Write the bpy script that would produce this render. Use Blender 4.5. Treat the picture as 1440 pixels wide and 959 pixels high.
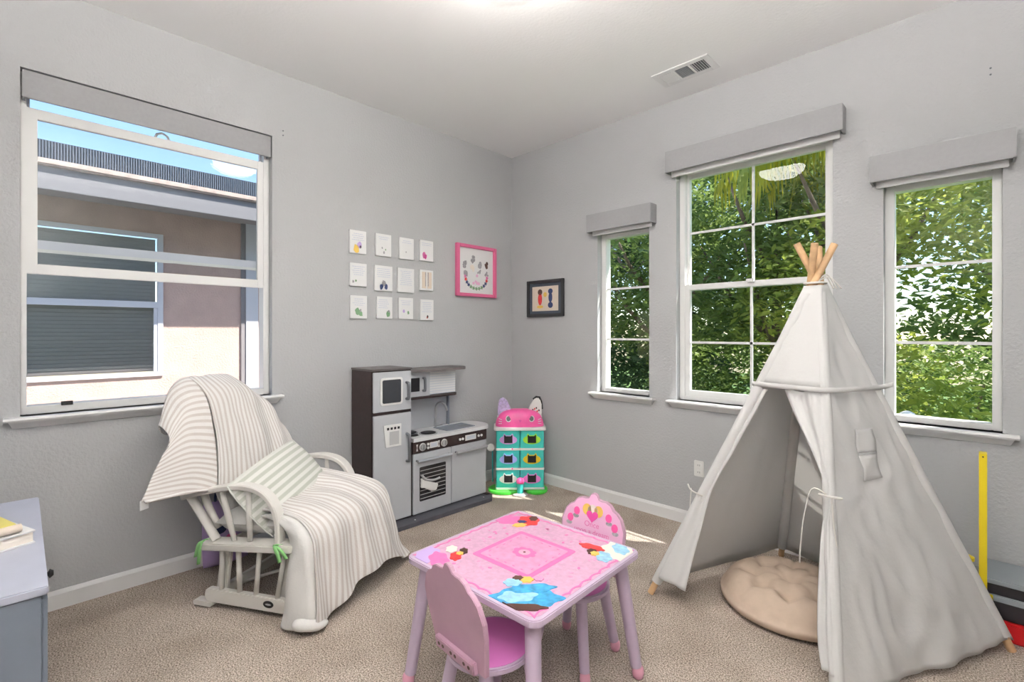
import bpy, bmesh, math, random
from mathutils import Vector, Matrix, noise
random.seed(7)
PI = math.pi
for o in list(bpy.data.objects): bpy.data.objects.remove(o)
S = bpy.context.scene
COL = S.collection

# ------------------------------------------------------------------ camera
FPX, Y0, YAW = 677.92, 467.28, 0.7759
CAM = Vector((2.9417, -2.9933, 1.2259))
cd = bpy.data.cameras.new('camera'); cam = bpy.data.objects.new('camera', cd); COL.objects.link(cam)
cam.location = CAM; cam.rotation_euler = (PI/2, 0, YAW)
cd.sensor_width = 36; cd.lens = FPX/1440*36; cd.shift_y = (Y0-479.5)/1440; cd.clip_start = .02
S.camera = cam
# ------------------------------------------------------------------ world and sun
wd = bpy.data.worlds.new('world'); S.world = wd; wd.use_nodes = True
wn = wd.node_tree; bg = wn.nodes['Background']
sky = wn.nodes.new('ShaderNodeTexSky'); sky.sky_type = 'NISHITA'; sky.sun_disc = False
sky.sun_elevation = math.radians(54); sky.sun_rotation = math.radians(55); sky.air_density = 1.0; sky.dust_density = .2; sky.ozone_density = 1.3
wn.links.new(sky.outputs[0], bg.inputs[0]); bg.inputs[1].default_value = .215
SUN = Vector((.58, .40, 1)).normalized()
sd = bpy.data.lights.new('sun', 'SUN'); so = bpy.data.objects.new('sun', sd); COL.objects.link(so)
sd.energy = 7.4; sd.angle = math.radians(.6); sd.color = (1, .95, .87)
so.rotation_euler = SUN.to_track_quat('Z', 'Y').to_euler(); so.location = SUN*20
LAMP_STRENGTH = 26.0; FILL_STRENGTH = 930.0  # second value drives the added fill uplighter
vs = S.view_settings; vs.view_transform = 'Standard'; vs.look = 'None'; vs.exposure = 0.74; vs.gamma = 1.0; vs.use_curve_mapping = False

# ------------------------------------------------------------------ pixel helpers (photo frame 1440x959)
def ray(x, y):
    a = (x-720)/FPX; c, s = math.cos(YAW), math.sin(YAW)
    return Vector((-s+c*a, c+s*a, (Y0-y)/FPX))
def hit(x, y, p, n):
    v = ray(x, y); n = Vector(n); return CAM + v*((Vector(p)-CAM).dot(n)/v.dot(n))
def on_floor(x, y, z=0): return hit(x, y, (0, 0, z), (0, 0, 1))
def on_left(x, y, o=0): return hit(x, y, (o, 0, 0), (1, 0, 0))
def on_right(x, y, o=0): return hit(x, y, (0, -o, 0), (0, 1, 0))

# ------------------------------------------------------------------ materials
def srgb(r, g, b):
    f = lambda c: ((c/255+.055)/1.055)**2.4 if c > 10 else c/255/12.92
    return (f(r), f(g), f(b), 1)
MATS = {}
def mat(name, col, rough=.55, metal=0., var=0., vscale=20., bump=0., bscale=200., spec=.4, trans=0.):
    m = bpy.data.materials.new(name); m.use_nodes = True; MATS[name] = m
    nt = m.node_tree; b = nt.nodes['Principled BSDF']
    b.inputs['Base Color'].default_value = col; b.inputs['Roughness'].default_value = rough
    b.inputs['Metallic'].default_value = metal; b.inputs['Specular IOR Level'].default_value = spec
    tc = nt.nodes.new('ShaderNodeTexCoord')
    if var:
        nz = nt.nodes.new('ShaderNodeTexNoise'); nz.inputs['Scale'].default_value = vscale; nz.inputs['Detail'].default_value = 4
        rp = nt.nodes.new('ShaderNodeValToRGB')
        rp.color_ramp.elements[0].position = .3; rp.color_ramp.elements[1].position = .7
        rp.color_ramp.elements[0].color = [c*(1-var) for c in col[:3]]+[1]
        rp.color_ramp.elements[1].color = [min(1, c*(1+var)) for c in col[:3]]+[1]
        nt.links.new(tc.outputs['Object'], nz.inputs['Vector']); nt.links.new(nz.outputs['Fac'], rp.inputs[0])
        nt.links.new(rp.outputs[0], b.inputs['Base Color'])
    if bump:
        n2 = nt.nodes.new('ShaderNodeTexNoise'); n2.inputs['Scale'].default_value = bscale; n2.inputs['Detail'].default_value = 3
        bp = nt.nodes.new('ShaderNodeBump'); bp.inputs['Strength'].default_value = bump; bp.inputs['Distance'].default_value = .01
        nt.links.new(tc.outputs['Object'], n2.inputs['Vector']); nt.links.new(n2.outputs['Fac'], bp.inputs['Height'])
        nt.links.new(bp.outputs[0], b.inputs['Normal'])
    if trans:
        tr = nt.nodes.new('ShaderNodeBsdfTranslucent'); tr.inputs[0].default_value = col
        mx = nt.nodes.new('ShaderNodeMixShader'); mx.inputs[0].default_value = trans
        out = nt.nodes['Material Output']
        src = b.inputs['Base Color'].links
        if src: nt.links.new(src[0].from_socket, tr.inputs[0])
        nt.links.new(b.outputs[0], mx.inputs[1]); nt.links.new(tr.outputs[0], mx.inputs[2]); nt.links.new(mx.outputs[0], out.inputs[0])
    return m
mat('wall', (.47, .475, .485, 1), .8, bump=.32, bscale=75, spec=.2)
mat('ceiling', (.90, .90, .90, 1), .85, bump=.1, bscale=70, spec=.2)
mat('trim', (.82, .82, .82, 1), .35)
mat('vinyl', (.80, .80, .79, 1), .35)
mat('vinyl_outer', (.66, .66, .72, 1), .4)
mat('valance', (.34, .34, .35, 1), .6, var=.03, vscale=60)
mat('chair_white', (.74, .72, .68, 1), .35, var=.03, vscale=8)
mat('cushion_white', (.75, .74, .72, 1), .9, bump=.15, bscale=120)
mat('green_tie', (.30, .66, .25, 1), .7)
mat('black', (.012, .012, .013, 1), .4)
mat('black_gloss', (.015, .015, .018, 1), .15)
mat('espresso', (.028, .014, .013, 1), .45, var=.2, vscale=30)
mat('espresso_top', (.13, .115, .115, 1), .4, var=.1, vscale=20)
mat('plinth', (.075, .075, .09, 1), .5, var=.1)
mat('silver', (.50, .515, .54, 1), .38, metal=.0, var=.03, vscale=6, spec=.6)
mat('silver_dark', (.20, .21, .23, 1), .3, metal=.6)
mat('handle_silver', (.46, .47, .48, 1), .3, metal=.5)
mat('white_plastic', (.78, .78, .76, 1), .4)
mat('counter', (.72, .72, .73, 1), .35, var=.02)
mat('chalk', (.035, .038, .045, 1), .55)
mat('sink', (.27, .30, .35, 1), .35)
mat('tile_print', (.62, .66, .72, 1), .4)
mat('rack_line', (.5, .5, .5, 1), .4)
mat('teal', (.06, .55, .50, 1), .35)
mat('teal_dark', (.03, .36, .36, 1), .4)
mat('hot_pink', (.88, .12, .38, 1), .35, var=.05)
mat('pink_pale', (.85, .50, .70, 1), .45)
mat('grass_green', (.08, .60, .06, 1), .4)
mat('lime', (.38, .75, .06, 1), .4)
mat('yellow', (.85, .60, .03, 1), .4)
mat('lilac', (.60, .34, .68, 1), .4)
mat('periwinkle', (.35, .40, .78, 1), .4)
mat('orchid', (.72, .22, .58, 1), .4)
mat('lilac_clear', (.52, .42, .66, 1), .3, var=.25, vscale=60)
mat('table_lilac', (.56, .45, .58, 1), .4, var=.04, vscale=12)
mat('chair_pink', (.53, .33, .43, 1), .45, var=.05, vscale=10)
mat('print_pink', (.70, .33, .52, 1), .4, var=.10, vscale=45)
mat('print_pale', (.64, .38, .525, 1), .4, var=.10, vscale=70)
mat('print_rose', (.74, .18, .44, 1), .4, var=.06, vscale=40)
mat('print_magenta', (.72, .08, .34, 1), .4)
mat('foot_pink', (.80, .40, .52, 1), .4)
mat('print_blue', (.06, .34, .62, 1), .4, var=.35, vscale=40)
mat('print_sky', (.32, .60, .78, 1), .4, var=.2, vscale=50)
mat('print_red', (.66, .05, .05, 1), .4, var=.2, vscale=40)
mat('print_cream', (.85, .78, .70, 1), .4)
mat('print_yellow', (.80, .55, .12, 1), .4)
mat('print_brown', (.09, .04, .03, 1), .4)
mat('print_navy', (.04, .06, .16, 1), .4)
mat('print_green', (.20, .36, .20, 1), .4)
mat('print_grey', (.36, .35, .37, 1), .5, var=.3, vscale=90)
mat('print_text', (.50, .55, .70, 1), .5)
mat('print_violet', (.55, .40, .72, 1), .4)
mat('paper', (.80, .80, .80, 1), .5)
mat('paper_cream', (.72, .62, .52, 1), .6)
mat('frame_pink', (.74, .16, .32, 1), .35)
mat('frame_dark', (.035, .035, .038, 1), .4)
mat('mat_slate', (.065, .08, .105, 1), .7)
mat('canvas', (.80, .795, .785, 1), .9, bump=.12, bscale=60, trans=.22, spec=.1)
mat('canvas_thin', (.86, .855, .845, 1), .9, bump=.1, bscale=60, trans=.30, spec=.1)
mat('string', (.72, .70, .66, 1), .9)
mat('pole_wood', (.62, .40, .22, 1), .55, var=.15, vscale=25)
mat('beige_velvet', (.54, .43, .34, 1), .9, var=.05, vscale=25, spec=.15)
mat('dresser_top', (.44, .46, .55, 1), .45, var=.04, vscale=10)
mat('dresser', (.15, .175, .215, 1), .5, var=.05, vscale=8)
mat('book_yellow', (.66, .58, .16, 1), .5)
mat('toy_yellow', (.82, .64, .02, 1), .35)
mat('toy_grey', (.26, .29, .31, 1), .45)
mat('toy_black', (.022, .02, .024, 1), .4)
mat('toy_red', (.52, .012, .015, 1), .4)
mat('stucco', (.60, .44, .39, 1), .9, var=.07, vscale=5, bump=.6, bscale=60, spec=.1)
mat('fascia', (.27, .25, .26, 1), .8)
mat('roof_tile', (.55, .42, .36, 1), .8, var=.2, vscale=12)
mat('solar_skirt', (.03, .034, .042, 1), .4)
mat('solar', (.06, .08, .13, 1), .2)
mat('blind', (.66, .63, .62, 1), .7)
mat('blind_blue', (.24, .27, .31, 1), .5)
mat('bark', (.22, .16, .12, 1), .9, var=.3, vscale=15, bump=.5, bscale=30)
mat('lawn', (.13, .22, .06, 1), .95, var=.4, vscale=4, bump=.5, bscale=60)
mat('mulch', (.50, .38, .29, 1), .95, var=.2, vscale=10)
def leafmat(name, c0, c1, tr=.45):
    m = mat(name, c0, .5, var=.01, vscale=2.2, trans=tr, spec=.3)
    for n in m.node_tree.nodes:
        if n.type == 'VALTORGB':
            n.color_ramp.elements[0].color = c0; n.color_ramp.elements[1].color = c1
        if n.type == 'TEX_NOISE': n.inputs['Detail'].default_value = 8
leafmat('leaf_mid', (.09, .17, .05, 1), (.34, .43, .12, 1))
leafmat('leaf_dark', (.06, .115, .05, 1), (.17, .25, .10, 1))
leafmat('leaf_bright', (.20, .30, .06, 1), (.58, .60, .13, 1))
leafmat('leaf_yellow', (.30, .34, .03, 1), (.62, .55, .05, 1))
# carpet
def carpet():
    m = mat('carpet', (.4, .34, .28, 1), .95, spec=.08); nt = m.node_tree; b = nt.nodes['Principled BSDF']
    tc = nt.nodes['Texture Coordinate'] if 'Texture Coordinate' in nt.nodes else [n for n in nt.nodes if n.type == 'TEX_COORD'][0]
    def nz(s, d):
        n = nt.nodes.new('ShaderNodeTexNoise'); n.inputs['Scale'].default_value = s; n.inputs['Detail'].default_value = d
        nt.links.new(tc.outputs['Object'], n.inputs['Vector']); return n
    a, c, e = nz(190, 6), nz(3.5, 3), nz(230, 3)
    r1 = nt.nodes.new('ShaderNodeValToRGB'); r1.color_ramp.elements[0].position = .36; r1.color_ramp.elements[1].position = .64
    r1.color_ramp.elements[0].color = (.17, .135, .11, 1); r1.color_ramp.elements[1].color = (.66, .575, .50, 1)
    r2 = nt.nodes.new('ShaderNodeValToRGB'); r2.color_ramp.elements[0].position = .35; r2.color_ramp.elements[1].position = .65
    r2.color_ramp.elements[0].color = (.86, .84, .82, 1); r2.color_ramp.elements[1].color = (1.12, 1.12, 1.12, 1)
    mx = nt.nodes.new('ShaderNodeMixRGB'); mx.blend_type = 'MULTIPLY'; mx.inputs[0].default_value = 1
    nt.links.new(a.outputs['Fac'], r1.inputs[0]); nt.links.new(c.outputs['Fac'], r2.inputs[0])
    nt.links.new(r1.outputs[0], mx.inputs[1]); nt.links.new(r2.outputs[0], mx.inputs[2]); nt.links.new(mx.outputs[0], b.inputs['Base Color'])
    bp = nt.nodes.new('ShaderNodeBump'); bp.inputs['Strength'].default_value = .5; bp.inputs['Distance'].default_value = .012
    nt.links.new(e.outputs['Fac'], bp.inputs['Height']); nt.links.new(bp.outputs[0], b.inputs['Normal'])
carpet()
# glass: thin pane, partly mirror by Fresnel, light passes straight through
def glass(name, tint):
    m = bpy.data.materials.new(name); m.use_nodes = True; MATS[name] = m; nt = m.node_tree; nt.nodes.clear()
    o = nt.nodes.new('ShaderNodeOutputMaterial'); t = nt.nodes.new('ShaderNodeBsdfTransparent'); t.inputs[0].default_value = tint
    g = nt.nodes.new('ShaderNodeBsdfGlossy'); g.inputs['Roughness'].default_value = .01
    fr = nt.nodes.new('ShaderNodeFresnel'); fr.inputs[0].default_value = 1.3
    mx = nt.nodes.new('ShaderNodeMixShader')
    nt.links.new(fr.outputs[0], mx.inputs[0]); nt.links.new(t.outputs[0], mx.inputs[1]); nt.links.new(g.outputs[0], mx.inputs[2]); nt.links.new(mx.outputs[0], o.inputs[0])
glass('glass', (.93, .95, .95, 1))
glass('glass_low', (.80, .84, .86, 1))
# stripes along UV.x
def stripes(name, c_light, c_dark, duty=.5, soft=.12, bump=.2):
    m = mat(name, c_light, .95, spec=.08, bump=bump, bscale=150); nt = m.node_tree; b = nt.nodes['Principled BSDF']
    uv = nt.nodes.new('ShaderNodeUVMap'); sp = nt.nodes.new('ShaderNodeSeparateXYZ'); nt.links.new(uv.outputs[0], sp.inputs[0])
    fr = nt.nodes.new('ShaderNodeMath'); fr.operation = 'FRACT'; nt.links.new(sp.outputs[0], fr.inputs[0])
    rp = nt.nodes.new('ShaderNodeValToRGB'); e = rp.color_ramp.elements
    e[0].position = 0; e[0].color = c_light; e[1].position = soft; e[1].color = c_dark
    for p, c in ((duty-.02, c_dark), (duty+soft, c_light)):
        k = e.new(p); k.color = c
    nt.links.new(fr.outputs[0], rp.inputs[0]); nt.links.new(rp.outputs[0], b.inputs['Base Color'])
stripes('stripe_blanket', (.78, .76, .74, 1), (.60, .55, .52, 1), .45)
stripes('stripe_pillow', (.74, .74, .70, 1), (.52, .54, .48, 1), .5)
# solar skirt / corrugation and emission for the ceiling lamp and the added fill uplighter
em = bpy.data.materials.new('lamp_glass'); em.use_nodes = True; MATS['lamp_glass'] = em
eb = em.node_tree.nodes['Principled BSDF']; eb.inputs['Base Color'].default_value = (.9, .88, .84, 1)
eb.inputs['Emission Color'].default_value = (1, .955, .90, 1); eb.inputs['Emission Strength'].default_value = LAMP_STRENGTH
em2 = em.copy(); em2.name = 'fill_glow'; MATS['fill_glow'] = em2; em2.node_tree.nodes['Principled BSDF'].inputs['Emission Strength'].default_value = FILL_STRENGTH

# ------------------------------------------------------------------ mesh helpers
class MB:
    def __init__(s): s.v = []; s.f = []; s.uv = None
    def add(s, vs, fs):
        k = len(s.v); s.v += [tuple(v) for v in vs]; s.f += [tuple(i+k for i in f) for f in fs]; return s
    def box(s, x0, x1, y0, y1, z0, z1, M=None):
        vs = [Vector((x, y, z)) for z in (z0, z1) for y in (y0, y1) for x in (x0, x1)]
        if M is not None: vs = [M @ v for v in vs]
        return s.add(vs, [(0, 2, 3, 1), (4, 5, 7, 6), (0, 1, 5, 4), (2, 6, 7, 3), (0, 4, 6, 2), (1, 3, 7, 5)])
    def tube(s, pts, r, n=8, flat=1.0, closed=False, up=(0, 0, 1)):
        pts = [Vector(p) for p in pts]; m = len(pts); rs = r if isinstance(r, (list, tuple)) else [r]*m
        vs = []; fs = []
        for i, p in enumerate(pts):
            if closed: t = pts[(i+1) % m]-pts[i-1]
            else: t = pts[min(i+1, m-1)]-pts[max(i-1, 0)]
            t.normalize(); a = t.cross(Vector(up))
            if a.length < 1e-3: a = t.cross(Vector((1, 0, 0)))
            a.normalize(); b = a.cross(t)
            for k in range(n):
                q = 2*PI*k/n; vs.append(p+a*(math.cos(q)*rs[i])+b*(math.sin(q)*rs[i]*flat))
        for i in range(m if closed else m-1):
            j = (i+1) % m
            for k in range(n): fs.append((i*n+k, i*n+(k+1) % n, j*n+(k+1) % n, j*n+k))
        if not closed: fs += [tuple(range(n))[::-1], tuple((m-1)*n+k for k in range(n))]
        return s.add(vs, fs)
    def lathe(s, prof, n=24, c=(0, 0, 0), sx=1, sy=1):
        vs = []; fs = []; m = len(prof)
        for r, z in prof:
            for k in range(n):
                q = 2*PI*k/n; vs.append((c[0]+max(r, 1e-4)*math.cos(q)*sx, c[1]+max(r, 1e-4)*math.sin(q)*sy, c[2]+z))
        for i in range(m-1):
            for k in range(n): fs.append((i*n+k, i*n+(k+1) % n, (i+1)*n+(k+1) % n, (i+1)*n+k))
        fs += [tuple(range(n))[::-1], tuple((m-1)*n+k for k in range(n))]
        return s.add(vs, fs)
    def prism(s, poly, h0, h1, T=None):
        # polygon in local xy, extruded in local z, through T(x,y,z)->Vector
        T = T or (lambda x, y, z: Vector((x, y, z))); n = len(poly)
        vs = [T(x, y, h0) for x, y in poly]+[T(x, y, h1) for x, y in poly]
        return s.add(vs, [tuple(range(n))[::-1], tuple(range(n, 2*n))]+[(i, (i+1) % n, n+(i+1) % n, n+i) for i in range(n)])
    def grid(s, G, uv=None, flip=False):
        m, n = len(G), len(G[0]); k = len(s.v)
        if uv is not None and s.uv is None: s.uv = {}
        for i in range(m):
            for j in range(n):
                if uv is not None: s.uv[len(s.v)] = uv[i][j]
                s.v.append(tuple(G[i][j]))
        for i in range(m-1):
            for j in range(n-1):
                f = (k+i*n+j, k+i*n+j+1, k+(i+1)*n+j+1, k+(i+1)*n+j)
                s.f.append(f[::-1] if flip else f)
        return s
    def mesh(s, name, m, smooth=False, bevel=0):
        me = bpy.data.meshes.new(name); me.from_pydata(s.v, [], s.f)
        bm = bmesh.new(); bm.from_mesh(me)
        bmesh.ops.recalc_face_normals(bm, faces=bm.faces)
        if bevel:
            es = [e for e in bm.edges if len(e.link_faces) == 2 and e.calc_face_angle(0) > .6]
            bmesh.ops.bevel(bm, geom=es, offset=bevel, segments=2, affect='EDGES', clamp_overlap=True)
        bm.to_mesh(me); bm.free()
        if s.uv is not None:
            ul = me.uv_layers.new(name='UVMap')
            for lp in me.loops: ul.data[lp.index].uv = s.uv.get(lp.vertex_index, (0, 0))
        if smooth:
            me.shade_smooth()
            if smooth == 'auto':
                me.set_sharp_from_angle(angle=math.radians(35))
        me.materials.append(MATS[m] if isinstance(m, str) else m); return me
    def build(s, name, m, parent=None, smooth=False, bevel=0, loc=None, solid=0, offset=0):
        o = bpy.data.objects.new(name, s.mesh(name, m, smooth, bevel)); COL.objects.link(o)
        if parent is not None: o.parent = parent
        if loc is not None: o.location = loc
        if solid:
            md = o.modifiers.new('thickness', 'SOLIDIFY'); md.thickness = solid; md.offset = offset
        return o
def tag(o, label=None, cat=None, group=None, kind=None):
    if label: o['label'] = label
    if cat: o['category'] = cat
    if group: o['group'] = group
    if kind: o['kind'] = kind
    return o
def empty(name, loc=(0, 0, 0), rz=0, label=None, cat=None, group=None, kind=None):
    o = bpy.data.objects.new(name, None); COL.objects.link(o); o.location = loc; o.rotation_euler = (0, 0, rz); o.empty_display_size = .05
    return tag(o, label, cat, group, kind)
def copy_obj(o, parent, loc=None):
    c = o.copy(); COL.objects.link(c); c.parent = parent
    if loc is not None: c.location = loc
    return c
def cr(p0, p1, p2, p3, t):
    return .5*((2*p1)+(p2-p0)*t+(2*p0-5*p1+4*p2-p3)*t*t+(3*p1-p0-3*p2+p3)*t**3)
def cr_line(P, n):
    P = [Vector(p) for p in P]; m = len(P); out = []
    for k in range(n+1):
        x = k/n*(m-1); i = min(int(x), m-2); t = x-i
        out.append(cr(P[max(i-1, 0)], P[i], P[i+1], P[min(i+2, m-1)], t))
    return out
def cr_grid(G, mu, nv):
    rows = [cr_line(r, nv) for r in G]
    cols = [cr_line([rows[i][j] for i in range(len(rows))], mu) for j in range(nv+1)]
    return [[cols[j][i] for j in range(nv+1)] for i in range(mu+1)]
def wrinkle(G, amp, fn):
    m, n = len(G), len(G[0]); out = []
    for i in range(m):
        r = []
        for j in range(n):
            a = G[min(i+1, m-1)][j]-G[max(i-1, 0)][j]; b = G[i][min(j+1, n-1)]-G[i][max(j-1, 0)]
            nn = a.cross(b)
            if nn.length > 1e-9: nn.normalize()
            r.append(G[i][j]+nn*amp*fn(i/(m-1), j/(n-1), G[i][j]))
        out.append(r)
    return out
def rrect(w, h, r, n=5, cx=0, cy=0):
    out = []
    for (sx, sy, a0) in ((1, 1, 0), (-1, 1, PI/2), (-1, -1, PI), (1, -1, 3*PI/2)):
        for k in range(n+1):
            a = a0+PI/2*k/n; out.append((cx+sx*(w/2-r)+r*math.cos(a), cy+sy*(h/2-r)+r*math.sin(a)))
    return out
def ellipse(cx, cy, rx, ry, n=16, rot=0):
    return [(cx+rx*math.cos(2*PI*k/n)*math.cos(rot)-ry*math.sin(2*PI*k/n)*math.sin(rot), cy+rx*math.cos(2*PI*k/n)*math.sin(rot)+ry*math.sin(2*PI*k/n)*math.cos(rot)) for k in range(n)]
def text_mesh(body, size, name, m, parent, M):
    cu = bpy.data.curves.new('t', 'FONT'); cu.body = body; cu.size = size; cu.align_x = 'CENTER'; cu.extrude = .0003
    t = bpy.data.objects.new('t', cu); COL.objects.link(t)
    me = bpy.data.meshes.new_from_object(t.evaluated_get(bpy.context.evaluated_depsgraph_get())); me.transform(M)
    bpy.data.objects.remove(t); me.materials.clear(); me.materials.append(MATS[m])
    o = bpy.data.objects.new(name, me); COL.objects.link(o); o.parent = parent; return o

# ------------------------------------------------------------------ room shell
H = 2.74; X1 = 3.5; Y1 = -3.5; WT = .14
def wall_with_holes(name, a0, a1, holes, T):
    xs = sorted({a0, a1} | {h[0] for h in holes} | {h[1] for h in holes}); zs = sorted({0, H} | {h[2] for h in holes} | {h[3] for h in holes})
    def solid(i, k):
        if i < 0 or k < 0 or i >= len(xs)-1 or k >= len(zs)-1: return False
        x, z = (xs[i]+xs[i+1])/2, (zs[k]+zs[k+1])/2
        return not any(h[0] < x < h[1] and h[2] < z < h[3] for h in holes)
    b = MB()
    for i in range(len(xs)-1):
        for k in range(len(zs)-1):
            if not solid(i, k): continue
            q = (xs[i], xs[i+1], zs[k], zs[k+1])
            for d in (0, WT): b.add([T(q[0], d, q[2]), T(q[1], d, q[2]), T(q[1], d, q[3]), T(q[0], d, q[3])], [(0, 1, 2, 3)])
            for di, dk, e in ((-1, 0, (q[0], q[2], q[0], q[3])), (1, 0, (q[1], q[2], q[1], q[3])), (0, -1, (q[0], q[2], q[1], q[2])), (0, 1, (q[0], q[3], q[1], q[3]))):
                if not solid(i+di, k+dk): b.add([T(e[0], 0, e[1]), T(e[2], 0, e[3]), T(e[2], WT, e[3]), T(e[0], WT, e[1])], [(0, 1, 2, 3)])
    me = bpy.data.meshes.new(name); me.from_pydata(b.v, [], b.f)
    bm = bmesh.new(); bm.from_mesh(me); bmesh.ops.remove_doubles(bm, verts=bm.verts, dist=1e-5); bmesh.ops.recalc_face_normals(bm, faces=bm.faces); bm.to_mesh(me); bm.free()
    me.materials.append(MATS['wall']); o = bpy.data.objects.new(name, me); COL.objects.link(o); return o
LW = (-2.995, -1.975, .865, 2.362)
RW = [(.891, 1.312, .785, 1.95), (1.505, 2.37, .785, 2.30), (2.582, 2.997, .785, 1.955)]
TL = lambda a, d, z: Vector((-d, a, z)); TR = lambda a, d, z: Vector((a, d, z))
tag(wall_with_holes('wall_left', Y1-WT, WT, [LW], TL), 'pale grey textured wall with one wide sash window', None, None, 'structure')
tag(wall_with_holes('wall_right', -0.0, X1+WT, RW, TR), 'pale grey textured wall with three windows in a row', None, None, 'structure')
tag(MB().box(-WT, X1+WT, Y1-WT, Y1, 0, H).build('wall_back', 'wall'), 'plain grey wall behind the grey dresser', None, None, 'structure')
tag(MB().box(X1, X1+WT, Y1, 0, 0, H).build('wall_side', 'wall'), 'plain grey wall opposite the wide window', None, None, 'structure')
tag(MB().box(-WT, X1+WT, Y1-WT, WT, -.12, 0).build('floor', 'carpet'), 'beige speckled carpet floor', None, None, 'structure')
tag(MB().box(-WT, X1+WT, Y1-WT, WT, H, H+.1).build('ceiling', 'ceiling'), 'white ceiling', None, None, 'structure')
def base_prof(T, a0, a1):
    pr = [(0, 0), (.014, 0), (.014, .066), (.010, .074), (.006, .082), (0, .082)]; b = MB(); n = len(pr)
    b.add([T(a, p, z) for a in (a0, a1) for p, z in pr], [tuple(range(n)), tuple(range(n, 2*n))[::-1]]+[(i, (i+1) % n, n+(i+1) % n, n+i) for i in range(n)]); return b
tag(base_prof(lambda a, p, z: Vector((p, a, z)), Y1, -.014).build('baseboard_left', 'trim'), 'white baseboard under the wide window', None, None, 'structure')
tag(base_prof(lambda a, p, z: Vector((a, -p, z)), 0, X1).build('baseboard_right', 'trim'), 'white baseboard under the three windows', None, None, 'structure')
# roof over the room: eaves shade the upper half of the windows
tag(MB().box(-WT-.42, X1+.6, Y1-.6, WT+.42, H+.10, H+.22).build('trim_1', 'fascia'), 'roof eave slab above the room', None, None, 'structure')

# windows -------------------------------------------------------------
def sill(T, a0, a1, z, parent):
    b = MB()
    b.add([T(a, d, zz) for a in (a0-.05, a1+.05) for d, zz in ((.0, z-.016), (.0, z), (-.048, z), (-.052, z-.008), (-.048, z-.016))],
          [(0, 1, 2, 3, 4), (9, 8, 7, 6, 5)]+[(i, (i+1) % 5, 5+(i+1) % 5, 5+i) for i in range(5)])
    b.add([T(a, d, zz) for a in (a0, a1) for d, zz in ((.08, z-.016), (.08, z), (-.001, z), (-.001, z-.016))],
          [(0, 1, 2, 3), (7, 6, 5, 4)]+[(i, (i+1) % 4, 4+(i+1) % 4, 4+i) for i in range(4)])
    s = b.build('sill', 'trim', parent)
    c = MB(); pr = [(0, z-.016), (-.040, z-.016), (-.034, z-.024), (-.024, z-.034), (-.012, z-.046), (0, z-.05)]; n = len(pr)
    vs = [T(a0-.04+(.02*k/(n-1)), d, zz) for k, (d, zz) in enumerate(pr)]+[T(a1+.04-(.02*k/(n-1)), d, zz) for k, (d, zz) in enumerate(pr)]
    c.add(vs, [tuple(range(n)), tuple(range(n, 2*n))[::-1]]+[(i, (i+1) % n, n+(i+1) % n, n+i) for i in range(n)])
    c.build('sill_moulding', 'trim', s)
def ring(b, T, a0, a1, z0, z1, wl, wr, wb, wt, d0, d1):
    for q in ((a0, a0+wl, z0, z1), (a1-wr, a1, z0, z1), (a0+wl, a1-wr, z0, z0+wb), (a0+wl, a1-wr, z1-wt, z1)):
        vs = [T(a, d, z) for z in q[2:] for d in (d0, d1) for a in q[:2]]
        b.add(vs, [(0, 2, 3, 1), (4, 5, 7, 6), (0, 1, 5, 4), (2, 6, 7, 3), (0, 4, 6, 2), (1, 3, 7, 5)])
    return b
def tbox(T, a0, a1, d0, d1, z0, z1):
    b = MB(); return b.add([T(a, d, z) for z in (z0, z1) for d in (d0, d1) for a in (a0, a1)], [(0, 2, 3, 1), (4, 5, 7, 6), (0, 1, 5, 4), (2, 6, 7, 3), (0, 4, 6, 2), (1, 3, 7, 5)])
def panes(T, parent, xs, zs, d, m):
    for i in range(len(xs)-1):
        for k in range(len(zs)-1):
            b = MB(); b.add([T(xs[i], d, zs[k]), T(xs[i+1], d, zs[k]), T(xs[i+1], d, zs[k+1]), T(xs[i], d, zs[k+1])], [(0, 1, 2, 3)]); b.build('pane', m, parent)
    for x in xs[1:-1]: tbox(T, x-.007, x+.007, d-.005, d+.005, zs[0], zs[-1]).build('muntin', 'vinyl', parent)
    for z in zs[1:-1]: tbox(T, xs[0], xs[-1], d-.005, d+.005, z-.007, z+.007).build('muntin', 'vinyl', parent)
def fixed_window(name, r, zs, label):
    e = empty(name, (0, 0, 0), 0, label, None, None, 'structure')
    ring(MB(), TR, r[0], r[1], r[2], r[3], .038, .032, .03, .03, .055, .12).build('window_frame', 'vinyl', e, bevel=.003)
    panes(TR, e, [r[0]+.038, r[1]-.032], [r[2]+.03]+zs+[r[3]-.03], .075, 'glass')
    sill(TR, r[0], r[1], r[2], e)
fixed_window('window_2', RW[0], [1.175, 1.545], 'narrow three-pane window nearest the room corner')
fixed_window('window_4', RW[2], [1.175, 1.55], 'narrow three-pane window beyond the teepee')
e = empty('window_3', (0, 0, 0), 0, 'tall double-hung eight-pane window between two narrow windows', None, None, 'structure')
r = RW[1]
ring(MB(), TR, r[0], r[1], r[2], r[3], .035, .035, .03, .04, .05, .13).build('window_frame', 'vinyl', e, bevel=.003)
ring(MB(), TR, r[0]+.035, r[1]-.035, 1.50, r[3]-.04, .016, .016, .035, .03, .085, .12).build('upper_sash', 'vinyl', e, bevel=.002)
panes(TR, e, [r[0]+.05, 1.945, r[1]-.05], [1.535, 1.875, r[3]-.07], .10, 'glass')
ring(MB(), TR, r[0]+.035, r[1]-.035, r[2]+.03, 1.535, .032, .032, .035, .035, .055, .085).build('lower_sash', 'vinyl', e, bevel=.002)
panes(TR, e, [r[0]+.066, 1.945, r[1]-.066], [r[2]+.065, 1.16, 1.50], .07, 'glass_low')
sill(TR, r[0], r[1], r[2], e)
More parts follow.
